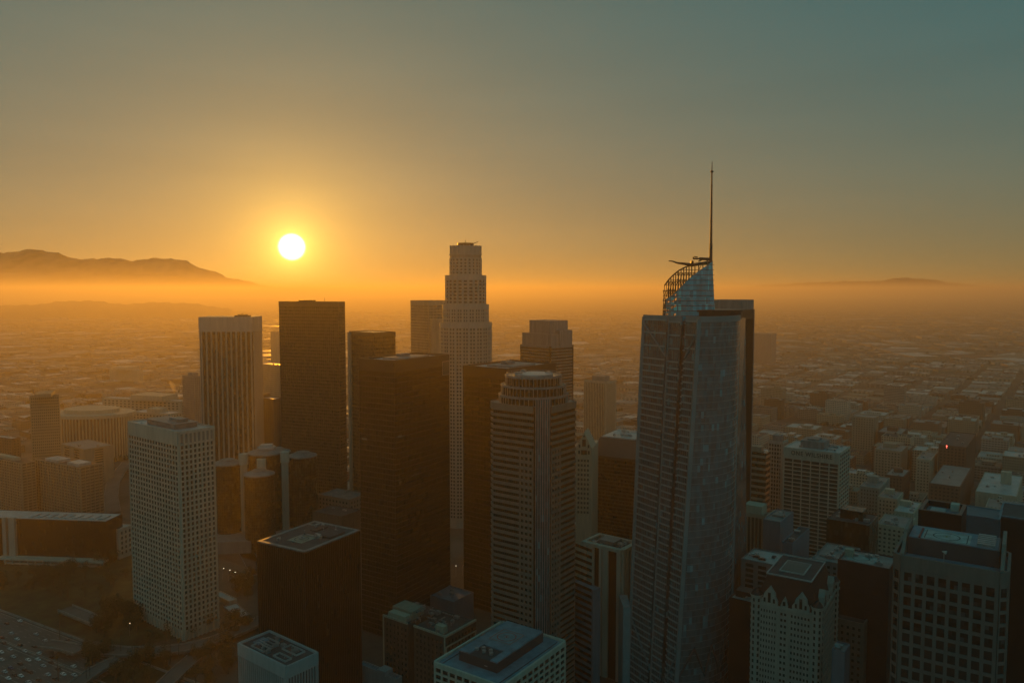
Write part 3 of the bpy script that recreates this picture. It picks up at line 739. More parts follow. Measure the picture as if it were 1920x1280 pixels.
for i in range(n):
    for j in range(14):
        P = []
        if i < 7 and gapr.random() < .22 - .025 * i and j < 11: continue
        for ii, jj in ((i, j + 1), (i + 1, j + 1), (i + 1, j), (i, j)):
            v = vs[jj]; x = xcol(ii, v); P.append(sail(x, topg(xcol(ii, 0)) + (604 - topg(xcol(ii, 0))) * v))
        q.quadface(P); P2 = [(x, y + .3, z) for x, y, z in P]; q.quadface(P2[::-1])
q.build('sail_glass', g_crown, wg)
for j in range(12):                           # horizontal rails across the whole sail
    y = 602 - j * 9.6
    xs = [x for x in range(1243, 1342, 4) if (topl(max(x, 1246)) <= y)]
    ql = MB()
    for x0, x1 in zip(xs, xs[1:]): ql.tube(sail(x0, y, 1.03), sail(x1, y, 1.03), .16, k=4)
    if ql.v: ql.build('sail_rail', m_dark, wg)
q = MB()
xs = [1246, 1250, 1254, 1258, 1262.5, 1267, 1272, 1277, 1282, 1287, 1292, 1297, 1303, 1310, 1318, 1327, 1336]
for i, x in enumerate(xs):                    # rear ribs of the lattice
    q.tube(sail(x - 4, 604, .55), sail(x, topl(x), .55), .2, k=4)
    if i:
        x0 = xs[i - 1]; q.tube(sail(x0, topl(x0), .55), sail(x, topl(x), .55), .42, k=5)
        for y in (600, 582, 564, 546, 528, 512):
            if y > topl(x0) + 3 and x < 1320:
                q.tube(sail(x0 - 3, y, .55), sail(x - 3, y, .55), .2, k=4)
                if y - 17 > topl(x0): q.tube(sail(x0 - 3, y, .55), sail(x - 2, y - 17, .55), .18, k=4)
                if i % 2 and y - 17 > topl(x0): q.tube(sail(x - 3, y, .55), sail(x0 - 2, y - 17, .55), .18, k=4)
    if topl(x) < topg(x) - 2 and x > 1250: q.tube(sail(x, topl(x), .55), sail(x, topg(x), 1), .3, k=4)
q.build('sail_lattice', m_dark, wg)
# maintenance cranes and spire
q = MB()
pts = [(1254, 489), (1262, 490), (1270, 493), (1283, 494.5), (1298, 497)]
for (x0, y0), (x1, y1) in zip(pts, pts[1:]): q.tube(sail(x0, y0, .6), sail(x1, y1, .6), .3 + .5 * (x0 - 1254) / 30, .3 + .5 * (x1 - 1254) / 30, k=5)
q.tube(sail(1296, 497, .6), sail(1330, 492, .6), 1.1, k=6); q.tube(sail(1298, 496, .6), sail(1298, 489, .6), .9, k=6); q.build('maintenance_crane', m_dark, wg)
q = MB()
q.tube(sail(1300, 485, .4), sail(1312, 485, .4), .5, k=5); q.tube(sail(1312, 485, .4), sail(1334, 486, .4), .95, k=6); q.tube(sail(1301, 481.5, .4), sail(1308, 482, .4), .35, k=4); q.tube(sail(1300, 481.5, .4), sail(1300, 486, .4), .35, k=4); q.tube(sail(1310, 490, .4), sail(1320, 485, .4), .4, k=4); q.tube(sail(1326, 492, .4), sail(1326, 486, .4), .5, k=4)
q.build('maintenance_crane', m_dark, wg)
q = MB(); s0, s1, s2 = sail(1332.5, 494, .4), sail(1334.5, 322, .4), sail(1335, 303, .4)
s1 = (s1[0], s0[1], s1[2]); s2 = (s2[0], s0[1], s2[2]); sm = sail(1333, 457, .4); sm = (sm[0], s0[1], sm[2])
q.tube(s0, sm, 1.05, .95, k=10); q.tube(sm, s1, .8, .42, k=10); q.tube(s1, s2, .32, .18, k=8); q.tube((s1[0], s1[1], s1[2] - .5), (s1[0], s1[1], s1[2] + .5), .95, k=10)
for f in (.3, .55, .8): z = sm[2] + (s1[2] - sm[2]) * f; q.tube((sm[0] + (s1[0] - sm[0]) * f, sm[1], z), (sm[0] + (s1[0] - sm[0]) * f, sm[1], z + .5), .95 - .35 * f, k=10)
q.build('spire', mat('spire_steel', (.03, .055, .06), .6), wg)

# ---- dark slab tower right behind it
b = Bld('office_tower', 'black slab tower with pale corner strips and top band, behind the sail crowned skyscraper', 'tower', 1338, 1392, 1414, 562, 640, 38)
core(b, m_black, b.h - 8.2)
q = MB()
for e in (b.L, b.R): mullions(q, e, 0, b.h - 16, 1.8, 0, .3, .3)
b.part('mullion', q, m_dark)
q = MB(); q.box(-b.a + .2, b.a - .2, -b.b + .2, b.b - .2, b.h - 8.19, b.h)
for s, e in ((elen(b.L) - 2.2, b.L),): q.ebox(e, s, s + 2.2, 0, .8, 0, b.h - 8.2)
q.ebox(b.R, elen(b.R) - .9, elen(b.R), 0, .7, 0, b.h - 8.2)
b.part('crown_band', q, m_grey)
# ------------------------------------------------------------------ right foreground
# ---- big grid tower, bottom right
b = Bld('office_tower', 'dark windowed grid tower with rounded corners and a stepped rooftop helipad, bottom right', 'tower', 1676, 1890, 1915, 1074, 275, 34, l=29)
hb = b.h; a_, b_ = b.a, b.b
poly = rectp(a_, b_, 2.6); E = edges(poly)   # 0:R face, 6:L face (from far left to near corner), 7: near corner
q = MB(); q.prism(poly, 0, hb - 4); b.part('wall', q, m_black)
q = MB(); nr = 31
b.grid(q, E[6], 2, hb - 5, 8, nr, 1.25, 1.35, .5); b.grid(q, E[0], 2, hb - 5, 9, nr, 1.25, 1.35, .5)
for k in (5, 7, 1): b.grid(q, E[k], 2, hb - 5, 1, nr, .5, 1.35, .5)
for e in E: q.ebox(e, -.1, elen(e) + .1, -.5, .52, hb - 4.95, hb)
b.part('facade_grid', q, mat('taupe_granite', (0.165, 0.15, 0.135), 0.55, var=.14, streak=1))
b.windows(g_win)
q = MB(); q.prism(scalep(poly, .96), hb - 3.99, hb - 1.6); b.part('terrace', q, m_roofb)
q = MB(); x0 = -a_ + 9.0; q.box(x0, a_ - 1.5, -b_ + 3.0, b_ - 3.5, hb - 1.6, hb + 4.9); up = b.part('upper_block', q, mat('slate_panel', (0.05, 0.065, 0.072), .5, var=.2))
q = MB(); q.box(x0 + .5, a_ - 2.0, -b_ + 3.5, b_ - 4.0, hb + 4.9, hb + 5.2); q.build('roof', m_roofb, up)
helipad(b.root, x0 + 7.5, b_ * .12, hb + 5.2, 7.0, 8.2, m_padwhite, m_blackline, m_letter=mat('faded_gold_paint', (.25, .2, .06), .8))
q = MB()
q.box(x0 + .6, x0 + 14, b_ * .12 + 8.6, b_ * .12 + 9.2, hb + 5.2, hb + 5.7); b.part('red_kerb', q, m_red)
q = MB()
for i in range(6): q.box(x0 + 1.5 + i * 2.6, x0 + 2.9 + i * 2.6, -b_ + 4.5, -b_ + 10.5, hb + 5.2, hb + 6.3)
b.part('cooling_unit', q, m_metal)
q = MB()
for yy in (b_ - 3.3, -b_ + 1.2):           # swept end walls
    q.quadface([(-a_ + .6, yy, hb), (-a_ + .6, yy + 1.2, hb), (-a_ + .6, yy + 1.2, hb + .5), (-a_ + .6, yy, hb + .5)])
    pr = [(-a_ + .5, hb), (-a_ + 3.5, hb + 1), (-a_ + 7.0, hb + 4), (-a_ + 10.0, hb + 7.5), (a_ - 1, hb + 8), (a_ - 1, hb - 1.5), (-a_ + .5, hb - 1.5)]
    n = len(q.v); q.v += [(x, yy, z) for x, z in pr] + [(x, yy + 1.2, z) for x, z in pr]; k = len(pr)
    q.f.append(tuple(range(n, n + k))); q.f.append(tuple(range(n + 2 * k - 1, n + k - 1, -1))); q.mi += [0, 0]
    for i in range(k): j = (i + 1) % k; q.f.append((n + j, n + i, n + k + i, n + k + j)); q.mi.append(0)
b.part('end_wall', q, m_pink)
roof_units(b.root, 2.5, b_ * .8, hb - 1.6, 5, m_metal, 5)
q = MB(); q.tube((-a_ + 4, 2, hb - 1.6), (-a_ + 4, 2, hb + 2.4), .12); q.tube((-a_ + 4, 1.2, hb + 2.6), (-a_ + 4.3, 2.8, hb + 2.8), .8, .1, k=12); b.part('satellite_dish', q, m_padwhite)

# ---- black rimmed tower and blue walled block behind it
b = Bld('office_tower', 'black rimmed rooftop with a sunken blue deck peeping over the grid tower, bottom right', 'tower', 1722, 1803, 1840, 966, 345, 36, l=22)
core(b, m_black, b.h - 3)
q = MB(); b.parapet(q, 3.0, 1.6); b.part('parapet', q, m_black)
q = MB(); q.box(-b.a + 1.7, b.a - 1.7, -b.b + 1.7, b.b - 1.7, b.h - 2.99, b.h - 2.6); b.part('roof', q, m_roofb)
q = MB()
for i in range(4): q.box(-b.a * .1 + i * 1.6, -b.a * .1 + i * 1.6 + 1.1, -b.b * .1, b.b * .6, b.h - 2.6, b.h - 1.9)
b.part('skylight', q, m_roofl); q = MB(); q.box(b.a * .4, b.a * .8, -b.b * .7, -b.b * .3, b.h - 2.6, b.h + .8); b.part('penthouse', q, m_white)
b = Bld('office_block', 'blue panelled wall block at the right edge behind the grid tower', 'building', 1786, 1875, 1884, 973, 375, 36, l=20)
core(b, mat('teal_panel', (0.07, 0.13, 0.16), .55, var=.15, scale=.1), b.h - .5); q = MB(); b.parapet(q, 1, .6); b.part('parapet', q, m_roofb)
b = Bld('office_block', 'black block running off the right edge behind the grid tower', 'building', 1872, 2010, 2060, 985, 365, 36, l=30)
core(b, m_black, b.h - .6); q = MB(); b.parapet(q, 1.2, .8); b.part('parapet', q, m_roofb)
q = MB(); q.box(-b.a + .9, b.a - .9, -b.b + .9, b.b - .9, b.h - .59, b.h - .4); b.part('roof', q, m_roofd)

# ---- chateau-topped tower
b = Bld('office_tower', 'pale stone tower with pointed gables, corner turrets and dark mansard roof, bottom right', 'tower', 1413, 1536, 1568, 1152, 385, 33)
hb = b.h; a_, b_ = b.a, b.b
core(b, m_granite)
q = MB(); nr = 27
Ln = elen(b.L)
segs = [(3.2, Ln * .40, 3), (Ln * .40, Ln * .56, 1), (Ln * .56, Ln - 3.0, 3)]
for s0, s1, n in segs: b.grid(q, b.L, 4, hb - 1.3, n * 2, nr, .75, 1.75, .35, s0, s1 - .8)
for s in (3.2, Ln * .40, Ln * .56, Ln - 3.0): q.ebox(b.L, s - .79, s - .01, 0, .6, 0, hb - 1.3)
Rn = elen(b.R); b.grid(q, b.R, 4, hb - 1.3, 14, nr, .8, 1.75, .35, 3.0, Rn - 2)
for e in (b.L, b.R): q.ebox(e, 3.0, elen(e) - 2.0, 0, .9, hb - 1.29, hb - .1)
b.part('facade_grid', q, m_granite); b.windows(g_win)
def turret(x, y):
    q = MB(); q.prism(ring(2.9, 14, cx=x, cy=y), 0, hb + 3.2); q.prism(ring(3.3, 14, cx=x, cy=y), hb - .6, hb + .3); q.prism(ring(3.3, 14, cx=x, cy=y), hb + 3.2, hb + 3.8); tr = q.build('turret', m_granite, b.root)
    q = MB()
    for j in range(nr + 1):
        for i in range(14):
            if i % 2 == 0: e = edges(ring(2.9, 14, cx=x, cy=y))[i]; q.ebox(e, .15, elen(e) - .15, .0, .06, 5.6 + j * (hb - 5.3) / nr, 7.4 + j * (hb - 5.3) / nr)
    q.build('window', g_win, tr, 'stuff')
    q = MB(); q.prism(ring(3.1, 14, cx=x, cy=y), hb + 3.8, hb + 6.2, poly2=ring(1.4, 14, cx=x, cy=y)); q.prism(ring(1.4, 14, cx=x, cy=y), hb + 6.2, hb + 6.9, poly2=ring(.2, 14, cx=x, cy=y)); q.build('turret_roof', m_black, tr)
turret(-a_ + 1.2, -b_ + 1.2); turret(-a_ + 1.2, b_ - 1.2); turret(a_ - 1.2, -b_ + 1.2)
q = MB(); q.prism(rectp(a_ - .3, b_ - .3), hb - .09, hb + 13.5, poly2=rectp(a_ - 5.5, b_ - 5.5)); b.part('mansard_roof', q, mat('dark_slate', (0.022, 0.02, 0.02), .7, var=.3, scale=.4))
q = MB(); q.box(-a_ + 5, a_ - 5, -b_ + 5, b_ - 5, hb + 13.5, hb + 14.2); fr = b.part('roof_deck', q, m_roofd)
q = MB()
for e in edges(rectp(a_ - 5, b_ - 5)): q.ebox(e, 0, elen(e) - .4, -.4, 0, hb + 14.2, hb + 14.9)
q.build('parapet', m_roofl, fr)
q = MB(); q.box(-a_ * .42, a_ * .42, -b_ * .36, b_ * .42, hb + 14.2, hb + 14.7); q.build('landing_pad', m_padwhite, fr)
q = MB(); q.box(-a_ * .38, a_ * .38, -b_ * .32, b_ * .38, hb + 14.7, hb + 14.75); q.build('pad_surface', mat('pad_brown', (.2, .16, .14), .8), fr)
def gable(e, s, w, h, small=False):
    q = MB(); (ax, ay), (bx, by) = e; L_ = elen(e); dx, dy = (bx - ax) / L_, (by - ay) / L_; nx, ny = dy, -dx
    pr = [(-w / 2, 0), (w / 2, 0), (w / 2, h * .22), (w * .36, h * .4), (w * .30, h * .62), (w * .12, h * .84), (0, h), (-w * .12, h * .84), (-w * .30, h * .62), (-w * .36, h * .4), (-w / 2, h * .22)]
    n = len(q.v); k = len(pr)
    for t in (.7, -2.5): q.v += [(ax + dx * (s + u) + nx * t, ay + dy * (s + u) + ny * t, hb + z) for u, z in pr]
    q.f.append(tuple(range(n, n + k))); q.f.append(tuple(range(n + 2 * k - 1, n + k - 1, -1))); q.mi += [0, 0]
    for i in range(k): j = (i + 1) % k; q.f.append((n + j, n + i, n + k + i, n + k + j)); q.mi.append(0)
    g_ = q.build('gable', m_granite, b.root)
    q = MB()
    for u, z0, z1, ww in (((0, h * .12, h * .68, w * .17), (-w * .28, h * .12, h * .36, w * .12), (w * .28, h * .12, h * .36, w * .12)) if not small else ((0, h * .2, h * .62, w * .4),)):
        q.ebox(e, s + u - ww / 2, s + u + ww / 2, .71, .76, hb + z0, hb + z1)
    q.build('window', g_win, g_)
gable(b.L, Ln * .25, 8.6, 9.5); gable(b.L, Ln * .73, 8.6, 9.5); gable(b.L, Ln * .48, 3.6, 5.2, True)
gable(b.R, Rn * .25, 7, 9.5); gable(b.R, Rn * .75, 7, 9.5); gable(b.R, Rn * .5, 3.4, 5.2, True)

# ---- white grid tower carrying letters
b = Bld('office_tower', 'white framed tower with dark windows and lettering along its top, right of the black slab', 'tower', 1470, 1574, 1593, 849, 680, 36)
hb = b.h; core(b, m_black, hb - 1)
q = MB(); b.grid(q, b.L, 0, hb - 9.5, 6, 29, .9, 1.0, .6); b.grid(q, b.R, 0, hb - 1.5, 5, 31, .9, 1.0, .6)
q.ebox(b.L, 0, elen(b.L), 0, .7, hb - 9.4, hb); q.ebox(b.R, 0, elen(b.R), 0, .62, hb - 1.49, hb)
for e in b.all[1:3]: q.ebox(e, 0, elen(e) - .2, -.6, .2, 0, hb)
b.part('facade_grid', q, m_white); b.windows(g_win)
tx = bpy.data.curves.new('lettering', 'FONT'); tx.body = 'ONE WILSHIRE'; tx.size = 5.6; tx.extrude = .15; tx.align_x = 'CENTER'; tx.align_y = 'CENTER'; tx.space_character = 1.15; tx.offset = 0.06
to = bpy.data.objects.new('tmp_text', tx); COL.objects.link(to); bpy.context.view_layer.update()
me = bpy.data.meshes.new_from_object(to.evaluated_get(bpy.context.evaluated_depsgraph_get())); bpy.data.objects.remove(to)
lo = bpy.data.objects.new('lettering', me); COL.objects.link(lo); lo.parent = b.root; me.materials.clear(); me.materials.append(m_blackline)
lo.location = (-b.a - .86, -b.b * .02, hb - 4.7); lo.rotation_euler = (R(90), 0, R(-90))
xs_ = [v.co.x for v in me.vertices]; k_ = (elen(b.L) * .74) / (max(xs_) - min(xs_)); lo.scale = (k_, 1.0, 1)
q = MB(); q.box(-b.a + .5, b.a - .5, -b.b + .5, b.b - .5, hb - .99, hb - .6); b.part('roof', q, m_roofl)
q = MB(); q.box(-b.a * .5, b.a * .6, -b.b * .35, b.b * .5, hb - .6, hb + 6); q.box(-b.a * .3, b.a * .4, -b.b * .1, b.b * .3, hb + 6, hb + 7.5); ph = b.part('penthouse', q, m_grey)
roof_units(b.root, b.a, b.b, hb - .6, 12, m_metal, 31)

def simple(name, label, cat, xL, xC, xR, yC, d, wallm, roofm, phi=None, l=None, par=1.0, units=4, win=None, t=.4, pent=None, group=None, seed=0, lim=60):
    """mid-rise block: wall, parapet, roof, optional punched windows or penthouse"""
    b = Bld(name, label, cat, xL, xC, xR, yC, d, phi, group, l=l)
    core(b, wallm, b.h - par)
    q = MB(); b.parapet(q, par, .5); b.part('parapet', q, wallm)
    q = MB(); q.box(-b.a + .5, b.a - .5, -b.b + .5, b.b - .5, b.h - par + .01, b.h - par + .25); b.part('roof', q, roofm)
    if win:
        cw, chh, fx = win
        q = MB()
        for e in (b.L, b.R):
            Ln = elen(e); z1 = b.h - par - .2
            b.grid(q, e, 2, z1, max(1, round(Ln / cw)), max(1, round((z1 - 2) / chh)), cw * fx, chh * fx, t)
            q.ebox(e, 0, Ln, 0, t, b.h - par - .19, b.h)
        b.part('facade_grid', q, wallm); b.windows(g_win, lim)
    if pent:
        q = MB(); x, y, w, l, h = pent; q.box(b.a * x - w / 2, b.a * x + w / 2, b.b * y - l / 2, b.b * y + l / 2, b.h - par + .25, b.h + h); b.part('penthouse', q, roofm if pent[4] < 2 else wallm)
    if units: roof_units(b.root, b.a - 1, b.b - 1, b.h - par + .25, units, m_metal, seed + int(xC))
    return b
m_bluewall = mat('blue_grey_render', (0.15, 0.20, 0.24), .7, var=.12, streak=1)
m_cream = mat('cream_terracotta', (0.48, 0.41, 0.31), .8, var=.15, streak=1)
m_greenglass = glass('olive_glass', (0.014, 0.02, 0.014), .2, (1.6, 3.8), spec=.3)
simple('office_block', 'dark olive glass block with a pale rooftop box in front of the lettered white tower', 'building', 1550, 1630, 1647, 985, 560, m_greenglass, m_roofd, l=34, units=6, pent=(.1, 0, 14, 16, 6))
simple('office_block', 'block with one blue grey and one dark wall, left of the lettered white tower', 'building', 1431, 1463, 1488, 978, 545, m_bluewall, m_roof, units=3, pent=(0, 0, 6, 8, .8))
b = Bld('office_block', 'dark ribbed low tower beside the black slab, behind the blue grey walled block', 'building', 1380, 1436, 1452, 966, 600); core(b, m_black, b.h - 3)
q = MB()
for e in (b.L, b.R): mullions(q, e, 0, b.h - 3, 3.2, 0, 1.0, .8); q.ebox(e, 0, elen(e), 0, 1, b.h - 2.99, b.h)
b.part('facade_rib', q, m_tan); q = MB(); q.box(-b.a * .6, b.a * .6, -b.b * .6, b.b * .6, b.h - 3, b.h + 5); b.part('penthouse', q, m_cream)
simple('office_block', 'small blue grey stair block on a dark roof below the lettered white tower', 'building', 1466, 1486, 1518, 1018, 505, m_bluewall, m_roofd, units=2)
pk = simple('car_park', 'flat pale parking roof with a few cars, beside the black slab tower', 'car park', 1390, 1470, 1492, 1062, 470, m_grey, m_roofl, units=0, win=(8, 3.4, .35))
simple('office_block', 'low grey building with broad flat roof and wide parapet, left of the dark helipad block', 'building', 1522, 1586, 1612, 1058, 480, m_grey, m_roof, units=9, win=(4, 3.6, .5))
b = simple('office_block', 'dark blue block with pale circle marked helipad and small bright hut on its roof', 'building', 1571, 1668, 1675, 1066, 425, mat('midnight_panel', (.02, .028, .034), .5), m_roof, units=6, l=24)
helipad(b.root, -1, b.b * .25, b.h - .7, 7, 8, m_padwhite, m_blackline, letter=False, frame=False)
q = MB(); q.box(-2.5, 2, b.b - 6, b.b - 1.5, b.h - .75, b.h + 3.6); b.part('stair_hut', q, m_cream)
b = simple('office_block', 'brown masonry block with rooftop clutter and a small blue pool, right of the gabled tower', 'building', 1520, 1620, 1661, 1169, 425, m_pink, m_roofd, win=(3.2, 3.8, .52), units=9, pent=(.35, .25, 9, 16, 4))
q = MB(); q.box(-b.a * .6, -b.a * .1, -b.b * .75, -b.b * .35, b.h - .7, b.h - .3); b.part('pool', q, mat('pool_water', (.05, .42, .48), .2))
simple('office_block', 'low dark building with a pale flat roof, left of the gabled tower', 'building', 1368, 1424, 1440, 1132, 430, m_black, m_roofl, units=5, pent=(.2, .3, 8, 9, 3))
simple('office_block', 'small blue grey building tucked behind the right side of the gabled tower', 'building', 1560, 1584, 1594, 1222, 372, m_bluewall, m_roof, units=3)
# mid-rise blocks round the lettered tower
b = Bld('office_tower', 'hazy tower of close pale vertical ribs, just left of the lettered white tower', 'tower', 1441, 1466, 1476, 828, 770); core(b, g_bronze, b.h - 3); q = MB()
for e in (b.L, b.R): mullions(q, e, 0, b.h - 3, 2.6, 4, .8, .7, 1.4); q.ebox(e, 0, elen(e), 0, .9, b.h - 2.99, b.h)
b.part('facade_rib', q, m_granite); q = MB(); q.box(-b.a * .5, b.a * .5, -b.b * .6, b.b * .6, b.h - 3, b.h + 5); b.part('penthouse', q, m_grey)
b = Bld('office_block', 'horizontally banded block half hidden by the black slab tower', 'building', 1396, 1436, 1444, 848, 730); core(b, g_bronze, b.h - 1); q = MB()
for e in (b.L, b.R): bands(q, e, 0, b.h, 18, 2.4, .5)
b.part('stone_band', q, m_tan); q = MB(); q.box(-b.a * .5, b.a * .5, -b.b * .5, b.b * .5, b.h - 1, b.h + 4); b.part('penthouse', q, m_tan)
simple('apartment_block', 'white walled block with punched square windows, right of the olive glass block', 'building', 1644, 1702, 1716, 990, 620, m_cream, m_roof, win=(3.6, 3.8, .5), units=5, lim=40)
simple('apartment_block', 'green grey block with rows of windows, above the white block beside the olive glass block', 'building', 1612, 1648, 1668, 915, 760, mat('green_grey_stone', (.26, .29, .26), .8, var=.15, streak=1), m_roof, win=(3.2, 3.7, .5), units=5, pent=(0, .2, 9, 10, 6), lim=30)
simple('apartment_block', 'cream block with paired dark windows behind the white block', 'building', 1646, 1682, 1693, 935, 720, m_cream, m_roof, win=(3.4, 3.8, .5), units=4, pent=(.3, .2, 7, 8, 4), lim=30)
simple('apartment_block', 'low cream block stepping down behind the black rimmed roof', 'building', 1676, 1712, 1727, 962, 670, m_cream, m_roofl, win=(3.4, 3.8, .5), units=4, pent=(.2, .3, 6, 9, 4), lim=30)
simple('apartment_block', 'large cream stepped building with roof towers above the right edge blocks', 'building', 1829, 1906, 1918, 930, 800, m_cream, m_roofl, units=3, pent=(.1, -.3, 8, 10, 13), win=(5.5, 5.5, .74), lim=30)
b = simple('office_tower', 'slim hazy slab with a pale right edge standing alone behind the lettered tower', 'tower', 1598, 1640, 1647, 783, 1180, m_tan, m_roof, units=0, win=(4, 3.8, .55), lim=20)
simple('office_block', 'wide hazy stone block with a sunken roof, right of the lettered white tower', 'building', 1640, 1690, 1702, 846, 1000, m_tan, m_roof, units=3, win=(4, 4, .5), pent=(.1, .1, 14, 16, 5), lim=20)
simple('office_block', 'dark brown block with a small roof hut behind the wide hazy stone block', 'building', 1645, 1690, 1702, 813, 1150, m_brick, m_roof, units=2, win=(4, 4, .5), pent=(0, 0, 12, 14, 5), lim=20)
simple('office_block', 'brown block with one red roof beacon, right of the hazy stone blocks', 'building', 1760, 1812, 1838, 838, 930, m_brick, m_roofd, units=4, win=(4, 4, .5), lim=20)
P_ = at(1775, 838, 915); q = MB(); q.tube((0, 0, -2), (0, 0, 0), .2, k=6); q.prism(ring(.55, 10), 0, 1.0)
o = q.build('roof_beacon', emit('beacon_red', (1, .12, .08), 6)); o.location = P_ + Vector((0, 0, 1)); tag(o, 'glowing red beacon light on a brown block roof at right', 'beacon')
simple('office_block', 'dull yellow block left of the block with the red beacon', 'building', 1718, 1745, 1757, 862, 930, m_cream, m_roof, units=3, win=(4, 4, .5), lim=20)
simple('office_block', 'long low brown block in front of the street canyon at right', 'building', 1742, 1800, 1822, 912, 800, m_brick, m_roof, units=4, win=(4, 4, .5), lim=20)
simple('office_block', 'brick corner block with a pale roof box between the cream blocks', 'building', 1660, 1694, 1706, 893, 860, m_brick, m_roof, units=4, win=(4, 4, .5), pent=(.2, 0, 8, 9, 4), lim=20)

# ---- centre: hazy ribbed tower, stone gable house, mansard block
b = Bld('office_tower', 'hazy cream ribbed tower with roof box, between the banded tower and the blue green skyscraper', 'tower', 1095, 1137, 1155, 715, 1280, 40)
core(b, g_bronze, b.h - 4); q = MB()
for e in (b.L, b.R): mullions(q, e, 0, b.h - 4, 3.3, 0, 1.5, .9); q.ebox(e, 0, elen(e), 0, 1, b.h - 3.99, b.h)
b.part('facade_rib', q, m_cream); q = MB(); q.box(-b.a * .55, b.a * .6, -b.b * .6, b.b * .5, b.h - 4, b.h + 7); b.part('penthouse', q, m_grey)
b = Bld('office_block', 'brown louvred block under a long dark sloping mansard roof, left of the blue green skyscraper', 'building', 1106, 1200, 1240, 862, 660, 30)
core(b, g_bronze, b.h - .4); q = MB()
for e in (b.L, b.R): bands(q, e, 0, b.h - 3, 34, 1.3, .5); q.ebox(e, 0, elen(e), 0, .7, b.h - 2.6, b.h)
b.part('louvre_band', q, m_dark)
q = MB(); q.prism(rectp(b.a + .8, b.b + .8), b.h + .01, b.h + 15, poly2=rectp(b.a - 7, b.b - 7)); b.part('mansard_roof', q, mat('grey_slate', (.10, .09, .085), .6, var=.12, scale=.3))
q = MB(); q.box(-b.a + 8, b.a - 8, -b.b + 8, b.b - 8, b.h + 15, b.h + 16); b.part('roof', q, m_roofl); roof_units(b.root, b.a - 9, b.b - 9, b.h + 16, 9, m_roofl, 77)
b = Bld('hotel', 'pale stone gabled front with arched windows beside the banded tower', 'building', 1080, 1110, 1122, 842, 640, 14); core(b, m_cream); q = MB()
Ln = elen(b.L); e = b.L; n = 0
(ax, ay), (bx, by) = e
pr = [(0, 0), (Ln, 0), (Ln / 2, 14)]
for t in (0, 24): q.v += [(ax + t, ay + (by - ay) * u / Ln, b.h + z) for u, z in pr]
q.f += [(0, 1, 2), (5, 4, 3), (1, 0, 3, 4), (2, 1, 4, 5), (0, 2, 5, 3)]; q.mi += [0] * 5
b.part('gable', q, m_cream); q = MB()
for u, z0, z1, w_ in ((Ln / 2, 2, 8, 3), (Ln * .22, 1, 3.6, 1.4), (Ln * .78, 1, 3.6, 1.4), (Ln / 2, -5, -1, 5), (Ln * .2, -4.5, -1.5, 1.6), (Ln * .8, -4.5, -1.5, 1.6), (Ln / 2, 10, 11.4, 1.2)): q.ebox(e, u - w_ / 2, u + w_ / 2, .02, .12, b.h + z0, b.h + z1)
for j in range(12):
    for i in range(4): q.ebox(e, 1.5 + i * (Ln - 3) / 4, 1.5 + i * (Ln - 3) / 4 + 1.6, .02, .12, b.h - 11 - j * 4, b.h - 9 - j * 4)
b.part('window', q, g_win, None).__setitem__('kind', 'stuff')
# ---- ribbed white tower and striped block at the foot of the banded tower
b = Bld('office_tower', 'white tower of broad vertical piers and black glass strips, below the mansard block', 'tower', 1092, 1166, 1196, 1030, 500, 38); core(b, m_black, b.h - 2); q = MB()
for e in (b.L, b.R):
    Ln = elen(e)
    for f0, f1 in ((0, .13), (.16, .32), (.46, .52), (.55, .68), (.90, 1.0)): q.ebox(e, Ln * f0, Ln * f1 - .02, 0, 1.6, 0, b.h)
    q.ebox(e, 0, Ln, 0, 1.5, b.h - 2.2, b.h - .02)
b.part('pier', q, m_white); q = MB()
for e in b.all: q.ebox(e, 0, elen(e) - 2, -2, 0, b.h - 1.99, b.h - .1)
b.part('parapet', q, m_white); roof_units(b.root, b.a - 2, b.b - 2, b.h - 2, 12, m_metal, 8)
q = MB(); q.box(-b.a * .5, b.a * .5, -b.b * .4, b.b * .4, b.h - 2, b.h + 1.5); b.part('penthouse', q, m_roof)
b = Bld('office_block', 'small blue grey block with slanted dark window stripes at the foot of the banded tower', 'building', 1072, 1112, 1126, 1106, 468, 52); core(b, m_bluewall, b.h - .5); q = MB()
for j in range(24): q.ebox(b.L, 0, elen(b.L) - 1.2, .02, .12, 2 + j * 4.2, 3.9 + j * 4.2)
b.part('band_window', q, g_dark); q = MB(); b.parapet(q, 1.0, .6); b.part('parapet', q, m_bluewall)

# ------------------------------------------------------------------ bottom foreground
b = Bld('office_block', 'white framed office with square windows and red ringed helipad on blue roof, bottom centre', 'building', 815, 941, 1059, 1284, 340, 35)
hb = b.h; core(b, m_black, hb - 1.4); q = MB()
b.grid(q, b.L, 0, hb - 1.6, 9, 24, .9, 1.0, .7); b.grid(q, b.R, 0, hb - 1.6, 11, 24, .9, 1.0, .7)
for e in b.all: q.ebox(e, 0, elen(e) - .3, -.3, .75, hb - 1.59, hb)
b.part('facade_grid', q, m_white); b.windows(g_win)
q = MB(); q.box(-b.a + .4, b.a - .4, -b.b + .4, b.b - .4, hb - 1.39, hb - 1.1); b.part('roof', q, m_roofb)
q = MB(); q.box(-b.a * .66, b.a * .80, -b.b * .52, b.b * .62, hb - 1.1, hb + 3.6); up = b.part('penthouse', q, mat('plum_panel', (.045, .05, .055), .6))
q = MB(); q.box(-b.a * .25, b.a * .80, -b.b * .52, b.b * .62, hb + 3.6, hb + 4.3); q.box(-b.a * .66, -b.a * .25, -b.b * .52, -b.b * .32, hb + 3.6, hb + 4.3); q.box(-b.a * .66, -b.a * .25, b.b * .3, b.b * .62, hb + 3.6, hb + 4.3); q.build('roof', m_roofb, up)
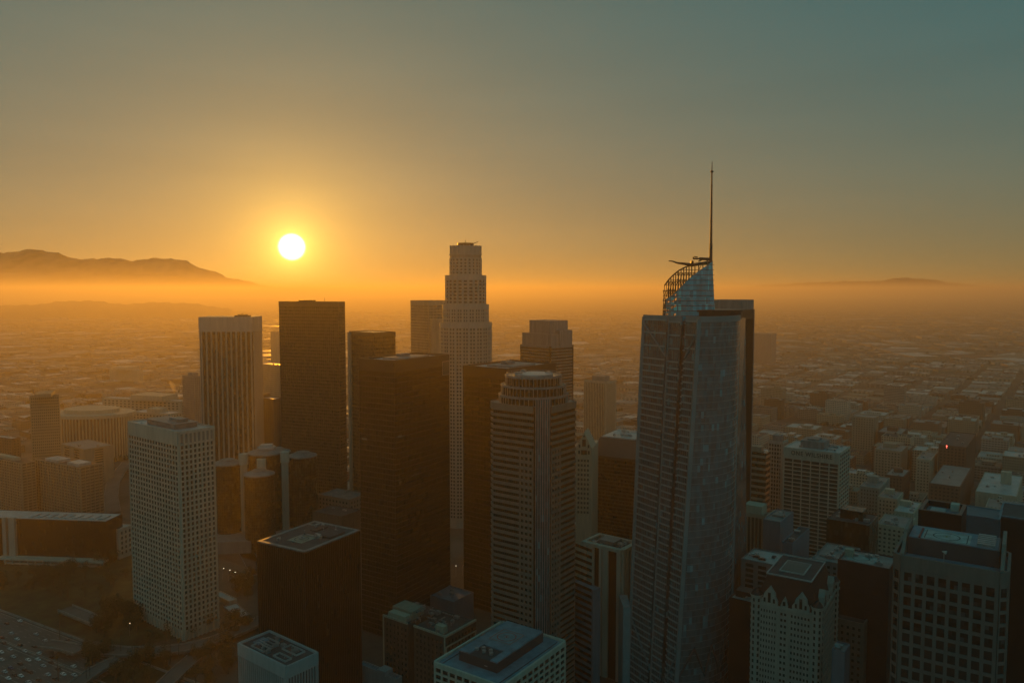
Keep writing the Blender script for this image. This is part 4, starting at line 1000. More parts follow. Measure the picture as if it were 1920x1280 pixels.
helipad(b.root, b.a * .22, b.b * .06, hb + 4.3, 7.2, 7.2, mat('pad_blue', (.20, .25, .27), .8, scale=.3), m_red, ang=.6)
q = MB()
for i in range(5): q.prism(ring(1.0, 12, cx=-b.a * .46 + (i % 2) * 2.6, cy=-b.b * .15 + i * 2.2), hb + 3.6, hb + 4.8)
b.part('cooling_unit', q, m_metal)
for yy in (-1, 1):
    q = MB(); q.box(-b.a * .92, b.a * .92, yy * b.b * .84 - .12, yy * b.b * .84 + .12, hb - 1.1, hb - .75); b.part('roof_kerb', q, m_roofd)
    q = MB()
    for i in range(14): x = -b.a * .25 + i * b.a * 1.03 / 13; q.tube((x, yy * b.b * .57 + b.b * .05, hb + 4.3), (x, yy * b.b * .57 + b.b * .05, hb + 5.4), .06, k=4)
    q.tube((-b.a * .25, yy * b.b * .57 + b.b * .05, hb + 5.4), (b.a * .78, yy * b.b * .57 + b.b * .05, hb + 5.4), .06, k=4); b.part('railing', q, m_metal)
roof_units(b.root, b.a * .9, b.b * .9, hb - 1.1, 9, m_metal, 66)

b = Bld('hotel', 'brown brick hotel with light court, pale corner quoins and cluttered roof, bottom centre left', 'building', 718, 835, 892, 1192, 460, 36)
hb = b.h; a_, b_ = b.a, b.b
q = MB(); q.box(-a_, a_, -b_, -b_ * .02, 0, hb - 1, 0, 1); q.box(-a_, a_, b_ * .18, b_, 0, hb - 1, 0, 1); q.box(-a_ * .3, a_, -b_ * .02, b_ * .18, 0, hb - 4, 0, 1); b.part('wall', q, [m_brick, m_roofd])
q = MB(); Ln = elen(b.L)
zc = [hb - 1.0, hb - 7.5]
for s0, s1 in ((0, Ln * .41), (Ln * .51, Ln)): q.ebox(b.L, s0, s1, -.5, .35, hb - .99, hb + .3)
q.ebox(b.R, 0, elen(b.R), -.5, .7, hb - .99, hb + .35); q.ebox(b.R, 0, elen(b.R), 0, .5, hb - 7.6, hb - 6.8)
for s in (0, Ln - 1.0): q.ebox(b.L, s, s + 1.0, 0, .25, 0, hb - 1)
q.ebox(b.R, 0, 1.0, 0, .3, 0, hb - 7.7); q.ebox(b.R, elen(b.R) - 1.0, elen(b.R), 0, .3, 0, hb - 7.7)
b.part('stone_trim', q, m_cream)
for e, rngs in ((b.L, ((2, Ln * .41), (Ln * .53, Ln - 2))), (b.R, ((2, elen(b.R) - 2),))):
    (ax, ay), (bx, by) = e; L_ = elen(e); dx, dy = (bx - ax) / L_, (by - ay) / L_
    for s0, s1 in rngs:
        n = max(2, round((s1 - s0) / 3.2))
        for j in range(11):
            for i in range(n):
                s = s0 + (i + .5) * (s1 - s0) / n; b.panes.append((ax + dx * s, ay + dy * s, hb - 5 - j * 3.8, math.atan2(dy, dx), 1.2, 1.9))
b.windows(g_win)
q = MB(); q.box(-a_ * .55, a_ * .25, b_ * .28, b_ * .92, hb - 1, hb + 4.2); q.box(-a_ * .6, -a_ * .1, b_ * .25, b_ * .8, hb - 1, hb + 2.6); b.part('penthouse', q, m_tan)
q = MB(); q.box(-a_ * .95, -a_ * .6, b_ * .3, b_ * .85, hb - .95, hb + 2.8); b.part('stair_hut', q, m_cream); q = MB(); q.box(-a_ * .8, -a_ * .55, -b_ * .85, -b_ * .6, hb - .95, hb + 3.4); b.part('stair_hut', q, m_cream)
roof_units(b.root, a_, b_, hb - .9, 16, m_metal, 12); roof_units(b.root, a_ * .4, b_ * .4, hb + 2.6, 5, m_metal, 13)

b = Bld('office_block', 'pale ribbed office with a deep blank white cornice and steel roof frames, bottom left', 'building', 448, 537, 595, 1247, 400, 38)
hb = b.h; core(b, g_dark, hb - 1.6); q = MB()
for e in (b.L, b.R): mullions(q, e, 0, hb - 7, 1.9, 0, .8, .8); q.ebox(e, 0, elen(e), 0, 1.0, hb - 6.99, hb)
for e in b.all[1:3]: q.ebox(e, 0, elen(e), -.6, .3, 0, hb)
b.part('facade_rib', q, mat('cool_white_panel', (.40, .42, .42), .6, var=.1, streak=1))
q = MB(); q.box(-b.a + .2, b.a - .2, -b.b + .2, b.b - .2, hb - 1.59, hb - 1.2); b.part('roof', q, m_roofd)
q = MB()
for x0, y0, w_, l_ in ((-.75, .1, .5, .55), (-.1, .2, .55, .5), (-.7, -.75, .45, .5), (.1, -.7, .6, .6)):
    x1, y1 = b.a * (x0 + w_), b.b * (y0 + l_); x0, y0 = b.a * x0, b.b * y0
    for e in edges([(x0, y0), (x1, y0), (x1, y1), (x0, y1)]): q.ebox(e, 0, elen(e) - .3, -.3, 0, hb - 1.2, hb - .2)
b.part('roof_frame', q, m_roofl); q = MB(); q.box(-b.a * .4, b.a * .3, b.b * .55, b.b * .8, hb - 1.2, hb - .4); b.part('roof_unit', q, m_roofb); roof_units(b.root, b.a * .8, b.b * .8, hb - 1.2, 6, m_metal, 90)

m_bw = mat('blue_white_render', (.30, .34, .35), .8, var=.12, streak=1)
simple('office_block', 'low pale cube building with a blue grey roof, below the brick hotel', 'building', 672, 744, 754, 1272, 470, m_bw, m_roofb, units=3, pent=(-.3, -.3, 7, 7, 2.5))
simple('office_block', 'lower pale building left of the pale cube building, bottom edge', 'building', 638, 676, 690, 1262, 500, m_bw, m_roofb, units=2)
simple('office_block', 'pale flat roofed building right of the pale cube building, bottom edge', 'building', 754, 800, 822, 1270, 480, m_bw, m_roofd, units=3)
simple('office_block', 'low dark roofed block behind the brick hotel at the foot of the twin towers', 'building', 800, 850, 888, 1128, 580, m_bluewall, m_roofb, units=4)
# ------------------------------------------------------------------ left side: towers and blocks in the haze
simple('office_tower', 'hazy tan slab tower of fine vertical lines at the far left', 'tower', 37, 56, 111, 742, 960, mat('tan_panel', (.30, .24, .175), .8, var=.1, streak=1), m_roof, phi=66, units=0, win=(2.2, 3.7, .5), pent=(0, 0, 18, 34, 3.5), lim=40)
b = Bld('apartment_block', 'wide hazy brown apartment block of balconies, below the tan slab tower', 'building', 66, 150, 192, 876, 830, 30); core(b, m_brick, b.h - 1); q = MB()
for e in (b.L, b.R): mullions(q, e, 0, b.h - 1, 5.0, 3.3, .5, .9, .9)
b.part('balcony_grid', q, m_tan); q = MB(); q.box(-b.a * .7, b.a * .4, -b.b * .8, -b.b * .3, b.h - 1, b.h + 2); q.box(-b.a * .7, b.a * .4, b.b * .1, b.b * .7, b.h - 1, b.h + 1.6); b.part('penthouse', q, m_roofl)
b = Bld('apartment_block', 'brown apartment block cut by the left edge, with a column of glinting balconies', 'building', -40, 40, 66, 868, 850, 30); core(b, m_brick, b.h - 1); q = MB()
for e in (b.L, b.R): mullions(q, e, 0, b.h - 1, 5.0, 3.3, .5, .9, .9)
b.part('balcony_grid', q, m_tan); q = MB(); q.box(-b.a * .3, b.a * .5, -b.b * .5, b.b * .4, b.h - 1, b.h + 2.4); b.part('penthouse', q, m_cream)
# dark glass low block with white piers
b = Bld('office_block', 'low black glass block with a bright flat roof and two thick white piers, left edge', 'building', -60, 198, 206, 977, 720, 6, l=26); hb = b.h
core(b, g_dark, hb - .6, 'glass_wall'); q = MB(); Ln = elen(b.L); b.parapet(q, .8, .4); b.part('parapet', q, m_dark)
q = MB(); q.box(-b.a + .5, b.a - .5, -b.b + .5, b.b - .5, hb - .59, hb - .35); b.part('roof', q, m_roofl)
q = MB()
for px in (12, 26): s = Ln * (px + 60) / 258; q.ebox(b.L, s - (1.8 if px == 12 else 3.2), s + (1.8 if px == 12 else 3.2), 0.02, 3.2, 0, hb + 1.2)
b.part('pier', q, m_granite)
q = MB()
for i in range(9): q.box(-b.a * .6, b.a * .3, -b.b + 6 + i * 9, -b.b + 11 + i * 9, hb - .35, hb + .9)
b.part('roof_unit', q, m_roofl)
q = MB(); q.ebox(b.L, Ln * .25, Ln + 2, .3, 9, 4.4, 6.2); q.ebox(b.L, Ln * .3, Ln - 3, .3, 7, 0, 1.6)
for i in range(14): q.ebox(b.L, Ln * .25 + i * Ln * .055, Ln * .25 + i * Ln * .055 + .7, 7.6, 8.6, 0, 4.4)
b.part('canopy', q, m_white)
simple('office_block', 'small white stepped building right of the low black glass block', 'building', 196, 222, 248, 992, 735, m_white, m_roofl, phi=20, units=1, win=(6, 5, .4), lim=10)
# curved colonnaded hall and long white stepped buildings
c_ = at(160, 780, 1180); r_ = 46
ch = thing('concert_hall', 'round colonnaded hall with a wide flat overhanging roof, behind the tan slab tower', 'building', (c_.x, c_.y + 20, 0)); FOOT.append((c_.x, c_.y + 20, 60))
hh = at(160, 772, 1180).z
q = MB(); q.prism(ring(r_ * 1.25, 40, ry=r_ * .8), 0, hh - 8); q.build('wall', m_brick, ch); q = MB(); q.prism(ring(r_ * 1.4, 48, ry=r_ * .95), hh - 8, hh - 3); q.prism(ring(r_ * .9, 48, ry=r_ * .6), hh - 3, hh + 3); q.build('roof', m_cream, ch)
for i in range(40):
    a = math.pi + math.pi * i / 39; q = MB(); q.prism(ring(1.1, 6, cx=r_ * 1.36 * math.cos(a), cy=r_ * .92 * math.sin(a)), 0, hh - 8.01); q.build('column', m_cream, ch)
simple('courthouse', 'long white courthouse stepping up in tiers behind the white grid tower', 'building', 192, 338, 352, 752, 1380, m_cream, m_roofl, phi=16, units=0, win=(9, 5, .5), pent=(0, -.25, 40, 70, 9), lim=20)
simple('office_block', 'low white block with a bright roof in front of the long courthouse', 'building', 248, 318, 342, 776, 1260, m_cream, m_roofl, phi=20, units=2, win=(7, 5, .5), pent=(0, 0, 20, 25, 6), lim=10)
simple('car_park', 'open sided parking block of stacked pale decks, left of the white grid tower', 'car park', 112, 158, 212, 842, 1010, m_tan, m_roof, units=4, win=(30, 3.4, .45), lim=10)
simple('office_block', 'pale flat bright roof cut by the left edge beside the tan slab tower', 'building', -40, 22, 38, 822, 1010, m_brick, m_roofl, phi=25, units=3, win=(5, 4, .5), lim=10)
simple('office_tower', 'hazy grey tower tucked at the left of the finned dark tower', 'tower', 342, 364, 376, 706, 1330, m_grey, m_roof, units=1, win=(4, 4, .5), lim=10, pent=(.2, -.2, 12, 12, 6))
simple('office_block', 'far pale domed block fading in the haze left of the grey tower', 'building', 205, 258, 268, 694, 2200, m_cream, m_roofl, phi=20, units=0, pent=(0, 0, 50, 50, 8))
simple('apartment_tower', 'thin hazy tower just right of the finned dark tower', 'tower', 466, 482, 487, 650, 1250, m_tan, m_roof, units=0, win=(3.4, 3.6, .5), lim=10)
simple('apartment_tower', 'faint far tower almost lost in the golden haze beside the broad slab', 'tower', 507, 519, 526, 622, 2300, m_tan, m_roof, units=0)
simple('office_block', 'hazy wide block between the finned tower and the broad slab', 'building', 480, 540, 566, 686, 1420, m_tan, m_roofl, units=2, win=(4, 4, .5), lim=10)
simple('apartment_block', 'brown block with a glinting roof edge below the hazy wide block', 'building', 470, 512, 530, 748, 1020, m_brick, m_roofl, units=3, win=(4, 3.4, .5), lim=10, pent=(.4, .3, 10, 10, 4))
simple('office_tower', 'faint lone tower far out in the haze right of the black slab', 'tower', 1413, 1446, 1456, 626, 2700, m_grey, m_roof, units=0, phi=42)
simple('office_block', 'dim low plaza building between the glass cylinders and the dark twin', 'building', 596, 655, 690, 936, 800, m_pink, m_roof, units=5, phi=30, win=(5, 4.5, .5), lim=10)
simple('office_block', 'dim low hall below the dim plaza building', 'building', 586, 640, 676, 968, 740, m_brick, m_roofd, units=2, phi=30)
simple('plaza_pavilion', 'small pale pavilion with two dark openings, right of the white grid tower', 'pavilion', 400, 430, 444, 1126, 622, m_white, m_roofl, phi=40, units=0, win=(5, 7, .3), lim=4)
simple('plaza_hall', 'long sloping plaza roof between the white grid tower and the black box', 'building', 398, 470, 500, 1078, 692, m_grey, m_roofl, phi=62, units=0)
simple('plaza_pavilion', 'low pale pavilion on the plaza below the small pavilion', 'pavilion', 418, 444, 470, 1158, 592, m_grey, m_roofl, phi=50, units=0)

# ------------------------------------------------------------------ low city: street grid filled with blocks
wmats = [windowed('city_cream', (.46, .36, .26)), windowed('city_tan', (.38, .29, .21), pw=2.8), windowed('city_brick', (.22, .13, .10), pw=3.0, fh=.55), windowed('city_grey', (.29, .265, .24), pw=4.0, fw=.7, fh=.45),
         windowed('city_white', (.54, .47, .39), pw=3.4), windowed('city_brown', (.13, .095, .07), pw=3.0), windowed('city_shed', (.40, .36, .32), pw=9, fw=.2, fh=.3)]
wname = ['cream', 'tan', 'brick red', 'grey', 'white', 'brown', 'plain shed']
rmats = [m_roof, m_roofd, m_roofl, mat('gravel_roof', (.27, .22, .17), .9, var=.3, scale=.1)]
u_ = Vector((math.cos(PHI), -math.sin(PHI), 0)); v_ = Vector((math.sin(PHI), math.cos(PHI), 0))
def px_of(x, y, z):
    dep = y * cp - (z - H) * sp
    return (960 + F * x / dep, 640 - F * ((z - H) * cp + y * sp) / dep) if dep > 1 else (-9999, 0)
cands = []
q = random.Random(11)
BW, BL, ST = 92, 92, 20
for i in range(-80, 81):
    for j in range(-20, 90):
        o = u_ * (i * (BW + ST)) + v_ * (j * (BL + ST))
        c0 = o + u_ * BW / 2 + v_ * BL / 2
        if not (560 < c0.y < 2900) or (c0.y > 1300 and q.random() < .1): continue
        X, Y = px_of(c0.x, c0.y, 0)
        if not (-160 < X < 2080): continue
        d = c0.y; far = d > 1800
        nu, nv = (2, 2) if far else (2, q.choice((2, 3)))
        us = sorted([0, BW] + [BW * (k + q.uniform(-.15, .15)) / nu for k in range(1, nu)]); vs_ = sorted([0, BL] + [BL * (k + q.uniform(-.15, .15)) / nv for k in range(1, nv)])
        for a in range(nu):
            for c in range(nv):
                if q.random() < (.12 if not far else .2): continue
                w, l = us[a + 1] - us[a] - q.uniform(1, 7), vs_[c + 1] - vs_[c] - q.uniform(1, 7)
                p = o + u_ * (us[a] + us[a + 1]) / 2 + v_ * (vs_[c] + vs_[c + 1]) / 2
                near = max(0, 1 - (d - 700) / 900)
                right = X > 1200
                hgt = q.uniform(5, 11) if (far or not right) else q.uniform(9, 20) + near * q.random() * 18
                if right and 800 < d < 1700 and q.random() < .30: hgt = q.uniform(24, 48)
                if q.random() < .3: hgt *= .6
                cands.append((p.x, p.y, w, l, hgt, q.random(), q.random(), q.random()))
# the freeway corridor, groves and foreground stay free of blocks
def free(x, y, r):
    X, Y = px_of(x, y, 0)
    if y < 640: return False
    if X < 620 and y < 1050: return False
    if X < 1080 and X > 380 and y < 900: return False
    if 1080 <= X < 1420 and y < 700: return False
    if X >= 1420 and y < 560: return False
    for fx, fy, fr in FOOT:
        if (x - fx) ** 2 + (y - fy) ** 2 < (fr * .92 + r) ** 2: return False
    return True
cands = [c for c in cands if free(c[0], c[1], max(c[2], c[3]) / 2 * .8)]
def in_view(c):
    X, Y = px_of(c[0], c[1], c[4])
    return -30 < X < 1950 and Y < 1300
cands = [c for c in cands if in_view(c)]
# measured size in the picture decides who stands alone
cands.sort(key=lambda c: -(c[2] * c[4] / c[1] ** 2))
solo, rest = cands[:285], cands[285:]
ang = math.pi / 2 - PHI
def where(x, y):
    X, Y = px_of(x, y, 0)
    side = 'left of the white grid tower' if X < 370 else 'behind the downtown towers' if X < 1085 else 'beside the hazy ribbed tower' if X < 1200 else 'right of the black slab' if X < 1480 else 'behind the lettered tower' if X < 1650 else 'towards the right edge'
    dist = 'near' if y < 1000 else 'midway out' if y < 1600 else 'far out' if y < 2400 else 'farthest out'
    return side, dist
def block(mb, w, l, h, r1, r2, r3, mi=0, top=1):
    mb.box(-l / 2, l / 2, -w / 2, w / 2, 0, h, mi, top)
    if h > 7:
        t = .5
        for (x0, x1, y0, y1) in ((-l / 2, l / 2, -w / 2, -w / 2 + t), (-l / 2, l / 2, w / 2 - t, w / 2), (-l / 2, -l / 2 + t, -w / 2 + t, w / 2 - t), (l / 2 - t, l / 2, -w / 2 + t, w / 2 - t)): mb.box(x0, x1, y0, y1, h, h + .9, mi)
    if h > 16 and r2 > .45: mb.prism(ring(1.9, 10, cx=l * .28, cy=w * .25), h + 2, h + 5.5, mi)
    if h > 14:
        for e in edges(rectp(l / 2, w / 2)): mb.ebox(e, 0, elen(e), 0.01, .45, h - .9, h + .2, mi); mb.ebox(e, 0, elen(e), 0.01, .3, 4.2, 4.8, mi)
    if h > 10:
        mb.box(-l * .3, -l * .3 + l * .35 * (.6 + r1), -w * .3, -w * .3 + w * .4 * (.5 + r2), h, h + 2.5 + 3 * r3, mi, top)
    for k in range(7 if h > 9 else 3):
        x, y = (r1 * (k + 2) * 7.3 % 1 - .5) * l * .7, (r2 * (k + 3) * 5.1 % 1 - .5) * w * .7
        sx = 1.0 + (k * r3 * 3.3) % 1.6; mb.box(x - sx, x + sx, y - 1.2, y + 1.2, h, h + 1.2 + (r2 * k * 4.7) % 2, top if k % 2 else mi)
for (x, y, w, l, h, r1, r2, r3) in solo:
    shed = (y > 1700 or h < 8) and r1 < .4
    wi = 6 if shed else int(r2 * 5.99); ri = int(r3 * 3.99)
    b_ = MB(); block(b_, w, l, h, r1, r2, r3)
    o = b_.build('warehouse' if shed else 'city_block', [wmats[wi], rmats[ri]]); o.location = (x, y, 0); o.rotation_euler = (0, 0, ang)
    side, dist = where(x, y)
    size = 'low' if h < 12 else 'mid rise' if h < 26 else 'tall'
    rn = ('grey', 'dark', 'pale', 'gravel')[ri]
    tag(o, f'{size} {wname[wi]} block, {rn} roof, {dist}, {side}', 'building', f'{dist} {size} {wname[wi]} blocks with {rn} roofs {side}')
mbs = MB()
for (x, y, w, l, h, r1, r2, r3) in rest:
    t = MB(); t.box(-l / 2, l / 2, -w / 2, w / 2, 0, h, int(r2 * 5.99) if r1 > .4 else 6, 7 + int(r3 * 3.99))
    if h > 7: t.box(-l * .2, l * .2, -w * .2, w * .2, h, h + 2, 3, 7)
    n = len(mbs.v); ca, sa = math.cos(ang), math.sin(ang)
    mbs.v += [(x + ca * a - sa * c, y + sa * a + ca * c, z) for a, c, z in t.v]; mbs.f += [tuple(n + i for i in f) for f in t.f]; mbs.mi += t.mi
# dark belts of street trees between the far blocks
tb = MB()
for k in range(420):
    y = 900 + 5200 * q.random() ** 1.4; X = q.uniform(-60, 1980); x = (X - 960) / F * y
    if X < 640 and y < 1100 or not free(x, y, 8): continue
    dv_ = u_ if q.random() < .5 else v_
    for m_ in range(q.randrange(3, 9)):
        cx_, cy_ = x + dv_.x * m_ * 9 + q.uniform(-3, 3), y + dv_.y * m_ * 9 + q.uniform(-3, 3); rr_ = q.uniform(2.5, 5)
        pl_ = [(cx_ + rr_ * q.uniform(.7, 1.2) * math.cos(t_), cy_ + rr_ * q.uniform(.7, 1.2) * math.sin(t_)) for t_ in [6.283 * i / 7 for i in range(7)]]
        hh_ = q.uniform(5, 10); tb.prism(pl_, 1, hh_ * .7); tb.prism([((a_ - cx_) * .98 + cx_, (c_ - cy_) * .98 + cy_) for a_, c_ in pl_], hh_ * .7, hh_, poly2=[((a_ - cx_) * .45 + cx_, (c_ - cy_) * .45 + cy_) for a_, c_ in pl_])
o = tb.build('street_trees', mat('far_foliage', (.04, .05, .02), .9, var=.5, scale=.2), kind='stuff'); o['label'] = 'dark belts of street trees between the hazy blocks'
# beyond: ever smaller sheds to the edge of sight
for k in range(5200):
    y = 2500 + 7200 * q.random() ** 1.3; X = q.uniform(-60, 1980); x = (X - 960) / F * y
    big = q.random() < .12; w, l, h = (q.uniform(60, 120), q.uniform(90, 190), q.uniform(7, 13)) if big else (q.uniform(14, 60), q.uniform(14, 60), q.uniform(3, 12)); mi = q.choice((0, 1, 3, 6, 6)); n = len(mbs.v); t = MB(); t.box(-l / 2, l / 2, -w / 2, w / 2, 0, h, mi, 7 + q.randrange(4))
    if y < 2900 and q.random() < .6: continue
    a9 = ang + (q.uniform(-.7, .7) if q.random() < .4 else .62 if X > 1300 else 0); ca, sa = math.cos(a9), math.sin(a9)
    mbs.v += [(x + ca * a - sa * c, y + sa * a + ca * c, z) for a, c, z in t.v]; mbs.f += [tuple(n + i for i in f) for f in t.f]; mbs.mi += t.mi
o = mbs.build('distant_city', wmats + rmats, kind='stuff'); o['label'] = 'countless low roofs of the flat city fading into the haze'
# streets of the grid: lighter asphalt sheets with kerbed pavements
m_asph = mat('asphalt', (0.05, 0.05, 0.052), .85, var=.25, scale=.06); m_pave = mat('pavement_concrete', (.20, .19, .175), .9, var=.2, scale=.1)
q2 = MB()
for i in range(-60, 61):
    p = u_ * (i * (BW + ST) - ST / 2)
    for s0, s1 in ((540, 1900),):
        a, c = p + v_ * s0, p + v_ * s1
        X, _ = px_of(c.x, c.y, 0)
        if c.y < 300: continue
        n_ = u_ * 7; q2.quadface([(a - n_)[:2] + (.004,), (a + n_)[:2] + (.004,), (c + n_)[:2] + (.004,), (c - n_)[:2] + (.004,)])
for j in range(4, 19):
    p = v_ * (j * (BL + ST) - ST / 2)
    a, c = p - u_ * 3500, p + u_ * 3500; n_ = v_ * 7
    q2.quadface([(a - n_)[:2] + (.008,), (a + n_)[:2] + (.008,), (c + n_)[:2] + (.008,), (c - n_)[:2] + (.008,)][::-1])
struct(q2.build('road', m_asph))
# ------------------------------------------------------------------ freeway, ramps, cars, trees, lamps
m_fwy = mat('freeway_concrete', (0.125, 0.12, 0.112), .85, var=.25, scale=.05); m_line = mat('lane_paint', (.45, .44, .40), .7, var=.3, scale=.6); m_barrier = mat('barrier_concrete', (.30, .28, .25), .85, var=.2, scale=.2)
A_, B_ = gnd(23, 1152), gnd(166, 1205); fd = (B_ - A_).normalized(); fn = Vector((-fd.y, fd.x, 0))
if fn.y > 0: fn = -fn                        # towards the camera
f0, f1 = A_ - fd * 420, B_ + fd * 300
def strip(mb, a, b, o0, o1, z0, z1=None, mi=0):
    p = [a + fn * o0, b + fn * o0, b + fn * o1, a + fn * o1]
    if z1 is None: mb.quadface([(q_.x, q_.y, z0) for q_ in (p if (p[1] - p[0]).cross(p[2] - p[1]).z > 0 else p[::-1])], mi)
    else:
        pp = p if (p[1] - p[0]).cross(p[2] - p[1]).z > 0 else p[::-1]
        mb.hexa([(q_.x, q_.y, z0) for q_ in pp] + [(q_.x, q_.y, z1) for q_ in pp], mi)
q = MB(); strip(q, f0, f1, 1.5, 62, .016); struct(q.build('freeway', m_fwy))
q = MB(); L_ = (f1 - f0).length
for o_ in (2.5, 28, 32.5, 58): strip(q, f0, f1, o_, o_ + .25, .020)
for ln in range(1, 7):
    for o_ in (2.5 + 3.65 * ln, 32.5 + 3.65 * ln):
        for k in range(int(L_ / 12)): a = f0 + fd * (k * 12); strip(q, a, a + fd * 4, o_, o_ + .2, .020)
struct(q.build('lane_markings', m_line))
def tbar(name, label, o0, o1, z1): 
    q = MB(); strip(q, f0, f1, o0, o1, 0, z1); tag(q.build(name, m_barrier), label, 'barrier')
tbar('retaining_wall', 'long pale concrete wall along the far edge of the freeway', 0.4, .9, 1.6)
tbar('freeway_barrier', 'low concrete barrier down the middle of the freeway', 30.1, 30.7, .9)
def ramp(name, label, pts, w, z, pillars=True, wall=1.0):
    """raised road: deck, two side walls, pillars; pts are spots on the deck"""
    P = [gnd(x, y, z) for x, y in pts]; root = thing(name, label, 'ramp', tuple(P[0].xy) + (0,)); o = Vector((P[0].x, P[0].y, 0)); P = [p - o for p in P]
    Ls, Rs = [], []
    for i, p in enumerate(P):
        t = (P[min(i + 1, len(P) - 1)] - P[max(i - 1, 0)]); t.z = 0; t.normalize(); n = Vector((-t.y, t.x, 0)); Ls.append(p + n * w / 2); Rs.append(p - n * w / 2)
    d = MB()
    for i in range(len(P) - 1):
        bt = [Rs[i], Rs[i + 1], Ls[i + 1], Ls[i]]; d.hexa([(v.x, v.y, z - 1.4) for v in bt] + [(v.x, v.y, z) for v in bt])
    d.build('deck', m_fwy, root)
    for S, sg in ((Ls, 1), (Rs, -1)):
        d = MB()
        for i in range(len(P) - 1):
            c = (P[i] - S[i]).normalized() * .35; c1 = (P[i + 1] - S[i + 1]).normalized() * .35
            bt = [S[i], S[i + 1], S[i + 1] + c1, S[i] + c]; bt = bt if sg < 0 else bt[::-1]
            d.hexa([(v.x, v.y, z - 1.5) for v in bt] + [(v.x, v.y, z + wall) for v in bt])
        d.build('side_wall', m_barrier, root)
    if pillars:
        for p in P[1:-1] or P[:1]:
            d = MB(); d.prism(ring(1.0, 10, cx=p.x, cy=p.y), 0, z - 1.45); d.build('pillar', m_barrier, root)
ramp('flyover_ramp', 'short pale flyover ramp over dark bushes beside the freeway', [(84, 1206), (104, 1208), (126, 1212), (150, 1219)], 11, 6)
ramp('flyover_ramp', 'pale ramp rising to the right at the bottom, behind the palms', [(140, 1284), (160, 1269), (182, 1254), (203, 1243), (224, 1234)], 11, 6)
ramp('flyover_ramp', 'curving road bridge with pale walls passing below the white grid tower', [(196, 1218), (240, 1221), (290, 1220), (345, 1214), (400, 1200), (450, 1180), (500, 1156)], 13, 5)
ramp('flyover_ramp', 'street ramp climbing to the lower left corner, right of the bushes', [(290, 1300), (315, 1276), (340, 1252), (366, 1230)], 12, 4, False)
ramp('tunnel_ramp', 'white walled sloping ramp cutting through the trees left of the white grid tower', [(122, 1140), (150, 1151), (186, 1166)], 12, 4, False, 1.6)
ramp('flyover_ramp', 'distant curving freeway ramp in shadow left of the white grid tower', [(212, 960), (208, 930), (212, 905), (224, 884), (240, 866)], 16, 6)
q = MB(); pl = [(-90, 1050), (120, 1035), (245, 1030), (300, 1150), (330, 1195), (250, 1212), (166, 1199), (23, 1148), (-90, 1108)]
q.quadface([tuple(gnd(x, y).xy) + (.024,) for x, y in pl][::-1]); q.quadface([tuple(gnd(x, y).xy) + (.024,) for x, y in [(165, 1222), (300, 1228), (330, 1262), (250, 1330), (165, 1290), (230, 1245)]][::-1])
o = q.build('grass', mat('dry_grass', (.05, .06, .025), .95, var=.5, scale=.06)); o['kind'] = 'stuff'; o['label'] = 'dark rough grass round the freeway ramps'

# cars
def car_meshes():
    b = MB(); w = .9
    prof = [(-2.3, .3), (2.3, .3), (2.35, .75), (1.3, .92), (.65, 1.42), (-1.1, 1.45), (-1.9, .98), (-2.3, .95)]
    n = len(prof); b.v = [(x, -w, z) for x, z in prof] + [(x, w, z) for x, z in prof]
    b.f = [tuple(range(n)), tuple(range(2 * n - 1, n - 1, -1))] + [((i + 1) % n, i, n + i, n + (i + 1) % n) for i in range(n)]; b.mi = [0] * len(b.f)
    g_ = MB()
    for sy in (-1, 1): g_.quadface([(x, sy * (w + .01), z) for x, z in ((-1.7, 1.0), (1.15, .98), (.6, 1.36), (-1.05, 1.39))][::sy])
    g_.quadface([(1.26, -.8, .97), (1.26, .8, .97), (.70, .75, 1.40), (.70, -.75, 1.40)]); g_.quadface([(-1.88, .8, 1.02), (-1.88, -.8, 1.02), (-1.16, -.75, 1.42), (-1.16, .75, 1.42)])
    wl = MB(); wl.tube((0, -.12, 0), (0, .12, 0), .33, k=12)
    lt = MB(); lt.box(-.04, .04, -.16, .16, -.08, .08)
    return b, g_, wl, lt
cb, cg, cw, cl = car_meshes()
paint = {k: mat('car_paint_' + k, c, .3, var=.05, spec=.6) for k, c in (('white', (.85, .85, .84)), ('black', (.02, .02, .022)), ('silver', (.55, .56, .57)), ('red', (.3, .03, .025)), ('blue', (.05, .09, .2)))}
mesh_b = {k: cb.mesh('body', m) for k, m in paint.items()}; mesh_g = cg.mesh('window', g_win); mesh_w = cw.mesh('wheel', m_black)
mesh_off = cl.mesh('headlight', m_padwhite); mesh_on = cl.mesh('headlight', emit('headlight_glow', (1, .8, .5), 10)); mesh_t = cl.mesh('tail_light', m_red)
def car(k, P, ang, label, group, on=False):
    r = thing('car', label, 'car', (P.x, P.y, P.z), ang, group)
    for nm, me, loc in [('body', mesh_b[k], (0, 0, 0)), ('window', mesh_g, (0, 0, 0))] + [('wheel', mesh_w, (x, y, .33)) for x in (-1.4, 1.4) for y in (-.82, .82)] + [('headlight', mesh_on if on else mesh_off, (2.36, y, .62)) for y in (-.6, .6)] + [('tail_light', mesh_t, (-2.33, y, .75)) for y in (-.65, .65)]:
        o = bpy.data.objects.new(nm, me); COL.objects.link(o); o.parent = r; o.location = loc
fa = math.atan2(fd.y, fd.x)
